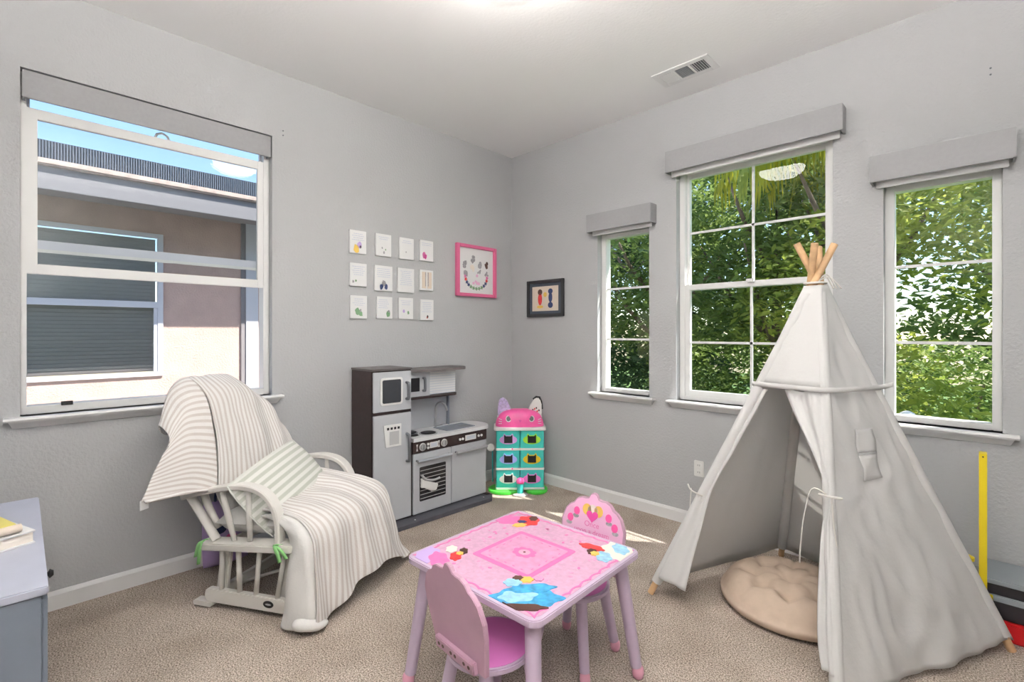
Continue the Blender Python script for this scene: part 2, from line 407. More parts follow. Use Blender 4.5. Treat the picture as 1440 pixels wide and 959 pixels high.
MB().box(1.925, 1.965, .03, .056, 1.525, 1.545).build('sash_lock', 'vinyl', e, bevel=.003)
# left window: lower sash pushed up, open below
e = empty('window_1', (0, 0, 0), 0, 'wide sash window with its lower sash raised, facing the neighbouring house', None, None, 'structure')
a0, a1, z0, z1 = LW
ring(MB(), TL, a0, a1, z0, z1, .020, .030, .035, .03, .05, .13).build('window_frame', 'vinyl', e, bevel=.002)
ring(MB(), TL, a0+.018, a1-.026, 1.484, 2.215, .036, .034, .045, .045, .056, .08).build('lower_sash', 'vinyl', e, bevel=.002)
panes(TL, e, [a0+.05, a1-.06], [1.525, 2.172], .068, 'glass_low')
ring(MB(), TL, a0+.018, a1-.026, 1.59, z1-.02, .012, .012, .05, .02, .088, .115).build('upper_sash', 'vinyl_outer', e, bevel=.002)
tbox(TL, a0+.03, a1-.04, .083, .09, 1.585, 1.60).build('sash_seal', 'cushion_white', e)
panes(TL, e, [a0+.03, a1-.038], [1.635, z1-.04], .10, 'glass')
sill(TL, a0, a1, z0, e)
tbox(TL, -2.865, -2.825, .045, .06, .895, .912).build('latch', 'black', e)
cx = on_left(228, 190, -.068)
MB().tube([Vector((-.068, cx.y-.03, 2.213)), Vector((-.068, cx.y-.022, 2.235)), Vector((-.068, cx.y, 2.245)), Vector((-.068, cx.y+.022, 2.235)), Vector((-.068, cx.y+.03, 2.213))], .006, 8).build('sash_pull', 'vinyl', e, True)

# valances ---------------------------------------------------------------
e = empty('shade_valance', (0, 0, 0), 0, 'grey roller shade valance recessed flush above the wide sash window', 'valance', 'window valances')
MB().box(-.012, -.001, a0+.006, a1-.006, 2.236, 2.355).build('fascia_board', 'valance', e, bevel=.002)
MB().box(-.095, -.013, a0+.006, a0+.016, 2.236, 2.352).build('end_cap', 'valance', e)
MB().box(-.095, -.013, a1-.016, a1-.006, 2.236, 2.352).build('end_cap', 'valance', e)
MB().tube([(-.04, a0+.018, 2.31), (-.04, a1-.018, 2.31)], .026, 14).build('shade_roll', 'valance', e, 'auto')
def valance(x0, x1, z0, z1, label):
    e = empty('shade_valance', (0, 0, 0), 0, label, 'valance', 'window valances')
    MB().box(x0, x1, -.085, -.075, z0, z1).build('fascia_board', 'valance', e, bevel=.002)
    for x in (x0, x1-.010): MB().box(x, x+.010, -.0745, -.001, z0, z1).build('end_cap', 'valance', e, bevel=.001)
    MB().box(x0+.011, x1-.011, -.0745, -.001, z1-.012, z1-.002).build('top_board', 'valance', e)
    MB().tube([(x0+.014, -.04, z0+.055), (x1-.014, -.04, z0+.055)], .027, 14).build('shade_roll', 'valance', e, 'auto')
    MB().box(x0+.02, x1-.02, -.036, -.026, z0-.022, z0+.03).build('hem_bar', 'trim', e, bevel=.003)
valance(.850, 1.366, 1.958, 2.085, 'short grey valance above the narrow window nearest the room corner')
valance(1.468, 2.428, 2.252, 2.388, 'long grey valance above the tall eight-pane window')
valance(2.538, 3.036, 1.957, 2.085, 'short grey valance above the narrow window beyond the teepee')

# ceiling lamp (behind the top edge of the picture, seen mirrored in the panes)
e = empty('ceiling_lamp', (1.62, -1.66, H), 0, 'round flush ceiling lamp with a glowing glass bowl', 'lamp')
MB().lathe([(.205, -.001), (.21, -.02), (.20, -.03), (.03, -.031)], 32).build('canopy', 'trim', e, 'auto')
MB().lathe([(.02, -.032), (.185, -.033), (.175, -.065), (.13, -.095), (.07, -.112), (.01, -.116)], 32).build('lamp_bowl', 'lamp_glass', e, True)
# added uplighter, unseen behind the viewer, to brighten the ceiling and room
e = empty('fill_uplighter', (3.26, -3.26, 0), 0, 'added unseen uplighter brightening the ceiling from the corner opposite the windows', 'lamp')
MB().lathe([(.14, .001), (.14, .015), (.03, .03), (.012, .05)], 28).build('base', 'toy_black', e, 'auto')
MB().tube([(0, 0, .045), (0, 0, 1.62)], .012, 12).build('pole', 'toy_black', e, 'auto')
MB().lathe([(.03, 1.60), (.08, 1.62), (.14, 1.66), (.175, 1.72), (.172, 1.722), (.135, 1.668), (.07, 1.635), (.02, 1.63)], 32).build('shade', 'toy_black', e, True)
MB().lathe([(.01, 1.675), (.13, 1.675), (.13, 1.68), (.01, 1.681)], 32).build('fill_disc', 'fill_glow', e)
# ceiling vent
c = [on_floor(*p, H) for p in ((914, 107), (994, 75), (1015, 94), (936, 121))]
vx0, vx1, vy0, vy1 = 1.534, 1.866, -.387, -.205
e = empty('ceiling_vent', ((vx0+vx1)/2, (vy0+vy1)/2, H), 0, 'white three-section ceiling air vent above the tall window', 'vent')
hw, hd = (vx1-vx0)/2, (vy1-vy0)/2
ring(MB(), lambda a, d, z: Vector((a, z, -d)), -hw, hw, -hd, hd, .035, .035, .035, .035, .001, .007).build('frame', 'trim', e, bevel=.0015)
MB().box(-hw+.03, hw-.03, -hd+.03, hd-.03, -.002, -.0005).build('duct', 'silver_dark', e)
for x in (-.045, .045): MB().box(x-.006, x+.006, -hd+.035, hd-.035, -.007, -.001).build('divider', 'trim', e)
sl = None
for sec, (xa, xb, ang) in enumerate(((-.130, -.053, -.75), (-.037, .037, 0), (.053, .130, .75))):
    n = 6 if sec != 1 else 9
    for k in range(n):
        if sec == 1:
            y = -hd+.04+(2*hd-.08)*(k+.5)/n; M = Matrix.Translation((0, y, -.006)) @ Matrix.Rotation(.75, 4, 'X')
            MB().box(xa, xb, -.005, .005, -.0007, .0007, M).build('slat', 'silver' , e)
        else:
            x = xa+(xb-xa)*(k+.5)/n; M = Matrix.Translation((x, 0, -.006)) @ Matrix.Rotation(ang, 4, 'Y')
            MB().box(-.006, .006, -hd+.036, hd-.036, -.0007, .0007, M).build('slat', 'trim', e)
# outlet
e = empty('wall_outlet', (1.657, 0, .368), 0, 'white double wall outlet plate beside the teepee', 'outlet')
MB().prism(rrect(.062, .098, .006), .0005, .006, lambda x, y, z: Vector((x, -z, y))).build('plate', 'white_plastic', e)
for z in (-.022, .022):
    s_ = MB().prism(rrect(.030, .026, .008, cy=z), .006, .008, lambda x, y, z: Vector((x, -z, y))).build('socket', 'white_plastic', e)
    for x in (-.006, .006): MB().box(x-.001, x+.001, -.0086, -.008, z-.005, z+.005).build('slot', 'black', s_)
# screws left in the walls
for p, lab in ((on_left(398, 184), 'tiny screw in the wall beside the wide window, upper one of two'), (on_left(398, 190.5), 'tiny screw in the wall beside the wide window, lower one of two')):
    o = MB().lathe([(.004, 0), (.004, .003), (.001, .004)], 8).build('wall_screw', 'silver_dark', None, True); o.rotation_euler = (0, PI/2, 0); o.location = (p.x+.0003, p.y, p.z); tag(o, lab, 'screw', 'wall screws')
for p, lab in ((on_right(1393, 96), 'tiny screw in the wall high over the short valance, upper one of two'), (on_right(1393, 105), 'tiny screw in the wall high over the short valance, lower one of two')):
    o = MB().lathe([(.004, 0), (.004, .003), (.001, .004)], 8).build('wall_screw', 'silver_dark', None, True); o.rotation_euler = (PI/2, 0, 0); o.location = (p.x, p.y-.0003, p.z); tag(o, lab, 'screw', 'wall screws')
mat('path', (.50, .48, .46, 1), .9, var=.08, vscale=6)

# ------------------------------------------------------------------ outdoors
tag(MB().box(-14, 16, -10, 16, -.42, -.30).build('lawn', 'lawn'), 'green lawn outside the house', None, None, 'structure')
tag(MB().box(-3.0, -WT-.001, -9, 1.2, -.2995, -.285).build('path', 'path'), 'unseen pale concrete strip between the houses, added for neutral bounce light', None, None, 'structure')  # unseen; put in so green lawn bounce does not tint the neighbour wall
nh = empty('neighbour_house', (-3, -2, -.3), 0, 'pinkish stucco neighbouring house with a low eave and a blinds-covered window', 'house')
def npart(name, m, x0, x1, y0, y1, za, zb, parent=None, bevel=0):
    # y, z given in room coordinates; x given as distance in front of the neighbour wall
    o = MB().box(x0, x1, y0+2, y1+2, za+.3, zb+.3).build(name, m, nh if parent is None else parent, bevel=bevel); return o
WY0, WY1, WZ0, WZ1 = -3.35, -1.985, .79, 2.21
npart('wall', 'stucco', -.15, 0, -6, WY0, -.3, 2.6); npart('wall', 'stucco', -.15, 0, WY1, -.4, -.3, 2.6)
npart('wall', 'stucco', -.15, 0, WY0, WY1, -.3, WZ0); npart('wall', 'stucco', -.15, 0, WY0, WY1, WZ1, 2.6)
npart('trim_board', 'vinyl_outer', 0, .04, -1.225, -1.10, -.3, 2.45)
npart('trim_board', 'fascia', 0, .025, -1.27, -1.226, -.3, 2.45)
w = npart('window_frame', 'vinyl_outer', -.03, .02, WY0, WY1, WZ1-.04, WZ1)
for q in ((WY0, WY1, WZ0, WZ0+.04), (WY1-.045, WY1, WZ0+.04, WZ1-.04), (WY0, WY0+.04, WZ0+.04, WZ1-.04), (WY0+.04, WY1-.045, 1.47, 1.53)): npart('frame_bar', 'vinyl_outer', -.03, .02, q[0], q[1], q[2], q[3], w)
npart('frame_bar', 'vinyl_outer', -.02, .012, WY1-.075, WY1-.046, WZ0+.04, 1.469, w)
npart('window_pane', 'glass', -.045, -.044, WY0+.04, WY1-.045, WZ0+.04, WZ1-.04)
bl = npart('blind_backing', 'blind', -.12, -.11, WY0+.04, WY1-.045, WZ0+.04, WZ1-.04)
z = WZ0+.06; k = 0; sm = None
while z < WZ1-.06:
    if sm is None:
        sm = MB().box(-.02, .02, -.63, .63, -.0015, .0015, Matrix.Rotation(-.9, 4, 'Y')).mesh('blind_slat', 'blind')
    o = bpy.data.objects.new('blind_slat', sm); COL.objects.link(o); o.parent = bl; o.location = (-.07, (WY0+WY1)/2+2, z+.3); z += .036
# eave: soffit, fascia, tile edge, dark panel skirt, roof
npart('soffit', 'fascia', 0, .60, -6, 0.6, 2.44, 2.47)
npart('fascia_board', 'fascia', .60, .63, -6, 0.6, 2.36, 2.545, bevel=.004)
npart('tile_edge', 'roof_tile', .55, .67, -6, 0.6, 2.547, 2.60, bevel=.012)
rf = MB(); rf.add([Vector((x, y, z_)) for y in (-4, 2.6) for x, z_ in ((.62, 2.88), (.62, 2.90), (-4, 4.0), (-4, 3.9))], [(0, 1, 2, 3), (7, 6, 5, 4), (0, 4, 5, 1), (1, 5, 6, 2), (2, 6, 7, 3), (3, 7, 4, 0)]); rf.build('roof', 'roof_tile', nh)
sk = npart('panel_skirt', 'solar_skirt', .56, .58, -6, -.6, 2.602, 2.765)
rb = MB().box(.581, .588, -.004, .004, 2.905, 3.06).mesh('rib', 'silver_dark')
for k in range(118):
    o = bpy.data.objects.new('rib', rb); COL.objects.link(o); o.parent = sk; o.location = (0, -1.05+k*.018, 0)
MB().tube([(.55, .24, 3.02), (.35, .05, 3.12)], .012, 6).build('conduit', 'solar_skirt', nh, True)

def blob_leaves(b, n, c, rx, ry, rz, size, rnd, shell=.55):
    for _ in range(n):
        while True:
            p = Vector((rnd.uniform(-1, 1), rnd.uniform(-1, 1), rnd.uniform(-1, 1)))
            if shell < p.length < 1: break
        q = Vector((c[0]+p.x*rx, c[1]+p.y*ry, c[2]+p.z*rz))
        s = size*rnd.uniform(.6, 1.25)
        R = Matrix.Rotation(rnd.uniform(0, 2*PI), 3, 'Z') @ Matrix.Rotation(rnd.uniform(-.9, .9), 3, 'X') @ Matrix.Rotation(rnd.uniform(-.9, .9), 3, 'Y')
        b.add([q+R @ Vector(v) for v in ((-s, 0, 0), (-.1*s, -.42*s, .08*s), (s, 0, -.1*s), (-.1*s, .42*s, .08*s))], [(0, 1, 2, 3)])
def tree(name, base, h, crown, nl, size, leaf, label, seed, lean=0, blobs=9, rt=.09, low=.35):
    rnd = random.Random(seed); e = empty(name, base, 0, label, 'tree', 'trees outside the windows')
    t = MB(); top = Vector((lean, 0, h*.72))
    t.tube([Vector((0, 0, 0)), Vector((lean*.2, .03, h*.25)), Vector((lean*.6, -.02, h*.5)), top], [rt, rt*.8, rt*.55, rt*.25], 8)
    for k in range(6):
        a = rnd.uniform(0, 2*PI); z = h*rnd.uniform(.25, .55); p0 = Vector((lean*z/h, 0, z))
        p1 = p0+Vector((math.cos(a)*crown*.4, math.sin(a)*crown*.4, h*.14)); p2 = p1+Vector((math.cos(a)*crown*.3, math.sin(a)*crown*.3, h*.16))
        t.tube([p0, p1, p2], [rt*.45, rt*.3, rt*.1], 6)
    t.build('trunk', 'bark', e, True)
    b = MB()
    for k in range(blobs):
        a = 2*PI*k/blobs*1.7+rnd.uniform(-.4, .4); rr = crown*rnd.uniform(.15, .62)
        c = (lean+math.cos(a)*rr, math.sin(a)*rr, h*(low+(1-low)*((k+.5)/blobs)))
        s = crown*rnd.uniform(.42, .6)
        blob_leaves(b, nl//blobs, c, s, s, s*.75, size, rnd)
    f = b.build('foliage', leaf, e); f['kind'] = 'stuff'
    return e
G0 = -.3
tree('leafy_tree', (-2.6, 4.6, G0), 4.6, 1.7, 7000, .075, 'leaf_dark', 'dark green tree seen through the narrow corner window', 11, rt=.12, low=.12)
tree('leafy_tree', (-.6, 3.9, G0), 4.4, 1.5, 9500, .065, 'leaf_mid', 'mid green tree filling the tall eight-pane window', 12, low=.1, blobs=11)
tree('leafy_tree', (1.15, 3.4, G0), 4.3, 1.25, 8500, .062, 'leaf_mid', 'dense green tree standing behind the teepee poles', 13, low=.1, blobs=11)
tree('leafy_tree', (2.03, 2.95, G0), 4.0, 1.15, 8000, .056, 'leaf_bright', 'bright yellow-green tree filling the window beyond the teepee', 14, low=.14, blobs=11)
tree('leafy_tree', (3.75, 3.2, G0), 4.0, 1.3, 7500, .06, 'leaf_bright', 'loose bright tree outside the window beyond the teepee', 15, low=.2)
tree('leafy_tree', (-5.2, 7.5, G0), 5.5, 2.6, 6000, .12, 'leaf_dark', 'tall dark tree far behind the corner window', 16, low=.1)
tree('leafy_tree', (-1.8, 7.5, G0), 6.2, 2.6, 6500, .12, 'leaf_dark', 'tall dark tree far behind the tall eight-pane window', 17, low=.1)
tree('leafy_tree', (1.2, 7.0, G0), 5.2, 2.4, 6500, .11, 'leaf_mid', 'tall green tree far behind the teepee', 18, low=.1)
tree('leafy_tree', (3.9, 8.2, G0), 4.6, 2.4, 6000, .11, 'leaf_mid', 'broad green tree far outside the window beyond the teepee', 19, low=.1)
# palm with drooping yellow fronds
e = empty('palm_tree', (2.03, 2.15, G0), 0, 'palm with drooping yellow-green fronds above the tall window', 'tree')
rnd = random.Random(5); crown = Vector((.05, .1, 3.48))
MB().tube([(0, .1, 0), (.03, .1, 1.3), (.08, .1, 2.5), crown], [.10, .085, .08, .07], 10).build('trunk', 'bark', e, True)
for k in range(11):
    a = math.radians(95+k*17); d = Vector((math.cos(a), math.sin(a), 0)); L_ = rnd.uniform(.8, 1.35)
    pts = cr_line([crown, crown+d*L_*.35+Vector((0, 0, .16)), crown+d*L_*.75+Vector((0, 0, -.02)), crown+d*L_+Vector((0, 0, -.36))], 9)
    b = MB().tube(pts, [.014*(1-i/11) for i in range(10)], 5); sd_ = Vector((-d.y, d.x, 0))
    for i in range(1, 10):
        for s in (-1, 1):
            for j in (0, .5):
                if i == 9 and j: continue
                p = pts[i].lerp(pts[min(i+1, 9)], j); ln = .58*(1-.04*i)*rnd.uniform(.8, 1.1)
                m1 = p+sd_*s*ln*.28+Vector((0, 0, -ln*.35)); m2 = p+sd_*s*ln*.34+Vector((0, 0, -ln))
                w_ = d*.017
                b.add([p-w_*.6, p+w_*.6, m1+w_, m1-w_, m2], [(0, 1, 2, 3), (3, 2, 4)])
    b.build('frond', 'leaf_yellow' if k % 3 else 'leaf_bright', e)
# low shrubs and a pale planting bed at the foot of the trees
for k, (x, y, s, lf, lab) in enumerate(((-1.7, 3.3, .55, 'leaf_dark', 'low dark shrub below the corner window'), (-.2, 2.9, .5, 'leaf_dark', 'low dark shrub below the tall window'), (.95, 2.6, .45, 'leaf_mid', 'low green shrub behind the teepee'), (2.2, 2.2, .48, 'leaf_mid', 'low green shrub below the window beyond the teepee'), (3.15, 2.2, .45, 'leaf_bright', 'low bright shrub beside the garden light'), (2.75, 5.0, 1.15, 'leaf_mid', 'big rounded shrub behind the garden light'), (-1.2, 5.6, 1.1, 'leaf_dark', 'big dark shrub far below the tall window'))):
    e = empty('shrub', (x, y, G0), 0, lab, 'shrub', 'shrubs under the trees'); b = MB(); rnd = random.Random(40+k)
    blob_leaves(b, 900 if s < 1 else 3200, (0, 0, s*.62), s, s, s*.62, .045 if s < 1 else .06, rnd, .4); f = b.build('foliage', lf, e); f['kind'] = 'stuff'
    st = MB()
    for j in range(5):
        a = 2*PI*j/5; st.tube([(0, 0, 0), (math.cos(a)*s*.3, math.sin(a)*s*.3, s*.4), (math.cos(a)*s*.55, math.sin(a)*s*.55, s*.85)], [.015, .011, .005], 5)
    st.build('stem', 'bark', e)

gl = on_right(1276, 578, -1.3)
e = empty('garden_light', (gl.x, gl.y, G0), 0, 'small white stake garden light among the shrubs', 'garden light')
MB().tube([(0, 0, 0), (0, 0, gl.z-G0-.06)], .007, 8).build('stake', 'white_plastic', e, 'auto')
MB().lathe([(.022, 0), (.026, .03), (.020, .035)], 14, (0, 0, gl.z-G0-.06)).build('lens', 'white_plastic', e, 'auto')
MB().lathe([(.045, .036), (.040, .046), (.015, .060), (.004, .062)], 16, (0, 0, gl.z-G0-.06)).build('cap', 'white_plastic', e, 'auto')

# ------------------------------------------------------------------ pictures on the walls
def blob(cx, cy, r, n=9, rnd=random, squash=1.0):
    return [(cx+r*rnd.uniform(.7, 1.15)*math.cos(2*PI*k/n), cy+squash*r*rnd.uniform(.7, 1.15)*math.sin(2*PI*k/n)) for k in range(n)]
CARDS = [((492, 322), (515, 358), 'yellow and violet blot', [('print_yellow', -.012, -.045, .022), ('print_violet', .010, -.018, .016), ('print_brown', .016, -.03, .008)], 4),
 ((529, 328), (550, 361), 'pale grey sprig', [('print_grey', .002, -.05, .008), ('print_grey', -.012, -.02, .006), ('print_green', .014, -.03, .005)], 2),
 ((562, 333), (582, 366), 'single faint grey stroke', [('print_grey', -.006, -.025, .005)], 2),
 ((591, 336), (609, 369), 'rose pink blot', [('print_rose', -.022, -.035, .018), ('print_magenta', -.012, -.045, .014)], 2),
 ((492, 369), (516, 403), 'two small stems low at one side', [('print_grey', -.038, -.048, .008), ('print_green', -.018, -.04, .006)], 5),
 ((527, 372), (552, 410), 'dark slate arch-shaped blot', [('print_navy', -.018, -.058, .016), ('print_navy', .018, -.058, .016), ('print_grey', 0, -.035, .017)], 5),
 ((559, 376), (583, 412), 'lines of writing only', [], 8),
 ((592, 379), (608, 409), 'beige window-like double panel', [('P', 0, 0, 0)], 0),
 ((493, 415), (516, 448), 'green leafy blot', [('print_green', -.010, -.030, .018), ('print_green', .014, -.045, .014), ('print_grey', .012, -.022, .008)], 4),
 ((530, 416), (552, 449), 'green blot beside off-centre writing', [('print_green', .026, -.042, .016), ('print_grey', .030, -.025, .008)], 5),
 ((561, 418), (581, 449), 'two little violet and green blots', [('print_violet', -.020, -.02, .009), ('print_green', .018, -.03, .010)], 3),
 ((592, 420), (609, 451), 'small brown and red blot', [('print_brown', .004, -.05, .008), ('print_red', .000, -.058, .006)], 6)]
ROWS = ('top', 'middle', 'bottom')
for k, (p, q, desc, mot, nl) in enumerate(CARDS):
    a, b_ = on_left(*p, .016), on_left(*q, .016); rnd = random.Random(100+k)
    w, h = .118 if k not in (5, 6) else .136, .150 if k not in (5, 6) else .170
    e = empty('wall_card', (0, (a.y+b_.y)/2, (a.z+b_.z)/2), 0, 'small white wall card with %s, %s row' % (desc, ROWS[k//4]), 'wall card', 'twelve small wall cards')
    T = lambda x, y, z: Vector((.001+z, x, y))
    MB().box(.001, .016, -w/2, w/2, -h/2, h/2).build('board', 'paper', e, bevel=.0015)
    if nl:
        t = MB()
        for i in range(nl):
            y = h/2-.022-i*.0135; ww = w*rnd.uniform(.24, .38); cxx = -.012 if k == 9 else 0
            x = cxx-ww
            while x < cxx+ww:
                l = rnd.uniform(.006, .014); t.box(.0161, .0166, x, min(x+l, cxx+ww), y-.0014, y+.0014); x += l+.003
        t.build('writing', 'print_text', e)
    for (m, x, y, r) in mot:
        if m == 'P':
            MB().box(.0161, .018, -w*.36, -.006, -h*.40, h*.40).build('panel', 'paper_cream', e)
            MB().box(.0161, .018, .006, w*.36, -h*.40, h*.40).build('panel', 'paper_cream', e)
            for s in (-1, 1): MB().box(.0181, .019, s*.012-.003, s*.012+.003, -h*.30, h*.38).build('stroke', 'print_grey', e)
        else: MB().prism(blob(x, y, r, 9, rnd, 1.35), .0152, .0158, T).build('motif', m, e)
# pink frame with a ring of little flowers
e = empty('picture_frame', (0, -.418, 1.717), 0, 'pink framed print with grey tufts over a wreath of small flowers', 'picture')
TLW = lambda a, d, z: Vector((d, a, z))
ring(MB(), TLW, -.212, .212, -.206, .206, .030, .030, .026, .026, .001, .030).build('frame', 'frame_pink', e, bevel=.003)
MB().box(.001, .012, -.183, .183, -.181, .181).build('print_sheet', 'paper', e)
rnd = random.Random(3); T = lambda x, y, z: Vector((z, x, y))
for (x, y, r, m, sq) in ((-.120, .045, .034, 'print_grey', 1.2), (-.040, .095, .034, 'print_grey', 1.1), (.035, .055, .030, 'print_grey', 1.5), (.105, .060, .030, 'print_brown', 1.2), (-.115, -.02, .032, 'print_grey', 1.1), (-.045, .02, .028, 'print_cream', 1.2), (.11, -.01, .022, 'print_grey', 1.0), (.03, .0, .016, 'print_grey', 1.4)):
    for j in range(5): MB().prism(blob(x+rnd.uniform(-.014, .014), y+rnd.uniform(-.018, .018), r*.5, 7, rnd, sq), .0122, .0128+.0002*j, T).build('tuft', m, e)
for j in range(13):
    a = PI*(1.0+j/12); x, y = .115*math.cos(a), -.045+.095*math.sin(a); m = ('print_rose', 'print_red', 'print_navy', 'print_navy', 'print_green')[min(4, 6-abs(j-6))if j not in (0, 12) else 0]
    MB().prism([(x+.013*(1+.35*math.cos(5*t))*math.cos(t), y+.013*(1+.35*math.cos(5*t))*math.sin(t)) for t in [2*PI*i/20 for i in range(20)]], .0122, .013, T).build('flower', m, e)
for j in range(6): MB().prism(blob(rnd.uniform(-.03, .03), -.06+rnd.uniform(-.045, .045), .014, 7, rnd), .0122, .0127+.0002*j, T).build('petal', 'pink_pale', e)
# dark frame
e = empty('picture_frame', (.393, 0, 1.502), 0, 'dark framed picture with slate mat and two plain figures in red and navy', 'picture')
TRW = lambda a, d, z: Vector((a, -d, z))
ring(MB(), TRW, -.193, .193, -.149, .149, .024, .024, .024, .024, .001, .026).build('frame', 'frame_dark', e, bevel=.003)
MB().box(-.172, .172, -.010, -.001, -.128, .128).build('mat_board', 'mat_slate', e)
MB().box(-.140, .136, -.0112, -.0101, -.102, .098).build('print_sheet', 'paper_cream', e)
T = lambda x, y, z: Vector((x, -z, y))
# plain two-tone standing shapes, generic
for (x, y, rx, ry, m) in ((-.055, -.005, .022, .050, 'print_red'), (-.055, .052, .024, .024, 'print_brown'), (-.055, -.068, .034, .012, 'print_yellow'), (.055, .005, .020, .040, 'print_navy'), (.055, .055, .024, .022, 'print_navy'), (.055, -.056, .026, .024, 'print_navy'), (0.0, .03, .018, .020, 'print_yellow')):
    MB().prism(ellipse(x, y, rx, ry), .0113, .0120, T).build('motif', m, e)

# ------------------------------------------------------------------ toy kitchen
KX = .285
e = empty('toy_kitchen', (.03, -1.2, 0), 0, 'espresso and silver toy kitchen with fridge, oven and sink against the wall', 'toy kitchen')
KF = KX-.03                                     # front plane in local x
def kb(name, m, x0, x1, y0, y1, z0, z1, parent=e, bevel=.002): return MB().box(x0, x1, y0, y1, z0, z1).build(name, m, parent, bevel=bevel)
def bar_handle(parent, p0, p1, out, m='silver_dark', r=.0095):
    p0, p1, out = Vector(p0), Vector(p1), Vector(out)
    d = (p1-p0)*.12
    pts = cr_line([p0, p0+out*.8+d*.2, p0+out+d, p1+out-d, p1+out*.8-d*.2, p1], 14)
    return MB().tube(pts, r, 8, up=(.3, .5, .8)).build('handle', m, parent, True)
# fridge tower: y -1.495..-1.215 -> local -.295..-.017
f = kb('fridge_body', 'espresso', -.008, KF-.012, -.296, -.012, .03, .985)
kb('fridge_top', 'espresso_top', -.012, KF-.002, -.299, -.009, .986, .998, f)
d = kb('freezer_door', 'silver', KF-.011, KF+.004, -.290, -.022, .732, .978)
MB().prism(rrect(.158, .170, .016), 0, .006, lambda x, y, z: Vector((KF+.004+z, x-.168, y+.857))).build('panel_rim', 'white_plastic', d)
MB().prism(rrect(.132, .145, .010), .0062, .0075, lambda x, y, z: Vector((KF+.004+z, x-.168, y+.857))).build('chalk_panel', 'chalk', d)
bar_handle(d, (KF+.004, -.058, .80), (KF+.004, -.058, .905), (.028, 0, 0))
d = kb('fridge_door', 'silver', KF-.011, KF+.004, -.290, -.022, .040, .712)
bar_handle(d, (KF+.004, -.056, .40), (KF+.004, -.056, .575), (.03, 0, 0))
MB().prism([(-.068, .072), (.058, .072), (.058, -.065), (-.052, -.065)], 0, .007, lambda x, y, z: Vector((KF+.004+z, x-.158, y+.575))).build('ice_dispenser', 'white_plastic', d)
MB().box(KF+.0112, KF+.0125, -.185, -.118, .522, .605).build('dispenser_recess', 'rack_line', d)
for k in range(4): MB().box(KF+.0112, KF+.0125, -.203+k*.025, -.188+k*.025, .617, .632).build('dispenser_button', 'black', d)
# lower cabinet: local -.005 .. .645
c = kb('cabinet_body', 'espresso', 0, KF-.012, -.011, .640, .03, .505)
kb('control_panel', 'espresso', KF-.011, KF+.002, -.010, .642, .432, .508)
def rounded_counter():
    p = [(0, -.008), (KF+.012, -.008), (KF+.012, .62)]
    for k in range(1, 12):
        a = PI/2*k/12*2-PI/2
        p.append((KF/2+.006+(KF/2+.006)*math.cos(PI*k/12), .62+.09*math.sin(PI*k/12)))
    p.append((0, .62)); return p
ct = MB().prism(rounded_counter(), .509, .533).build('countertop', 'counter', e)
for (x, y) in ((.085, .075), (.185, .165), (.185, -.0+.04)):
    r_ = .064 if (x, y) != (.185, .04) else .045
    h = MB().lathe([(r_, 0), (r_, .003), (r_*.9, .004)], 24, (x, y, .5335)).build('burner', 'handle_silver', ct, 'auto')
    MB().lathe([(r_*.82, 0), (r_*.82, .0035), (r_*.70, .006), (r_*.2, .004)], 24, (x, y, .5376)).build('coil', 'black', h, 'auto')
b = ring(MB(), lambda a, d_, z_: Vector((z_, a, .5335+d_)), .30, .56, .06, .22, .010, .010, .010, .010, 0, .004); b.build('sink_rim', 'sink', ct)
MB().box(.068, .212, .308, .552, .5331, .5338).build('sink_basin', 'sink', ct)
kb('sink_drain', 'silver_dark', .12, .20, .47, .55, .5339, .5345, ct, 0)
MB().tube(cr_line([(.045, .33, .533), (.045, .33, .62), (.050, .335, .695), (.085, .36, .715), (.105, .38, .68), (.108, .383, .655)], 16), .009, 8).build('faucet', 'handle_silver', ct, True)
MB().tube([(.045, .33, .545), (.05, .385, .548)], .008, 8).build('faucet_lever', 'handle_silver', ct, True)
# controls
TK = lambda x, y, z: Vector((KF+.002+z, x, y))
for y in (.068, .245):
    k_ = MB().prism(ellipse(y, .468, .026, .026, 20), .0002, .004, TK).build('dial_rim', 'white_plastic', e)
    MB().prism(ellipse(y, .468, .020, .020, 20), .0042, .014, TK).build('dial', 'handle_silver', k_)
    MB().box(KF+.0163, KF+.018, y-.002, y+.002, .454, .484).build('dial_mark', 'silver_dark', k_)
    MB().prism([(y-.05, .490), (y-.036, .490), (y-.042, .468), (y-.036, .446), (y-.05, .446), (y-.045, .468)], .0002, .001, TK).build('dial_scale', 'white_plastic', k_)
for y0_, y1_ in ((.125, .192), (.435, .535)):
    s_ = MB().box(KF+.0022, KF+.005, y0_, y1_, .450, .488).build('display', 'white_plastic', e); MB().box(KF+.0051, KF+.0056, y0_+.008, y1_-.008, .456, .482).build('display_screen', 'tile_print', s_)
for (y, z) in ((.110, .480), (.110, .456), (.385, .468), (.410, .468), (.560, .468), (.588, .468)): MB().prism(ellipse(y, z, .009, .009, 12), .0002, .006, TK).build('button', 'white_plastic', e)
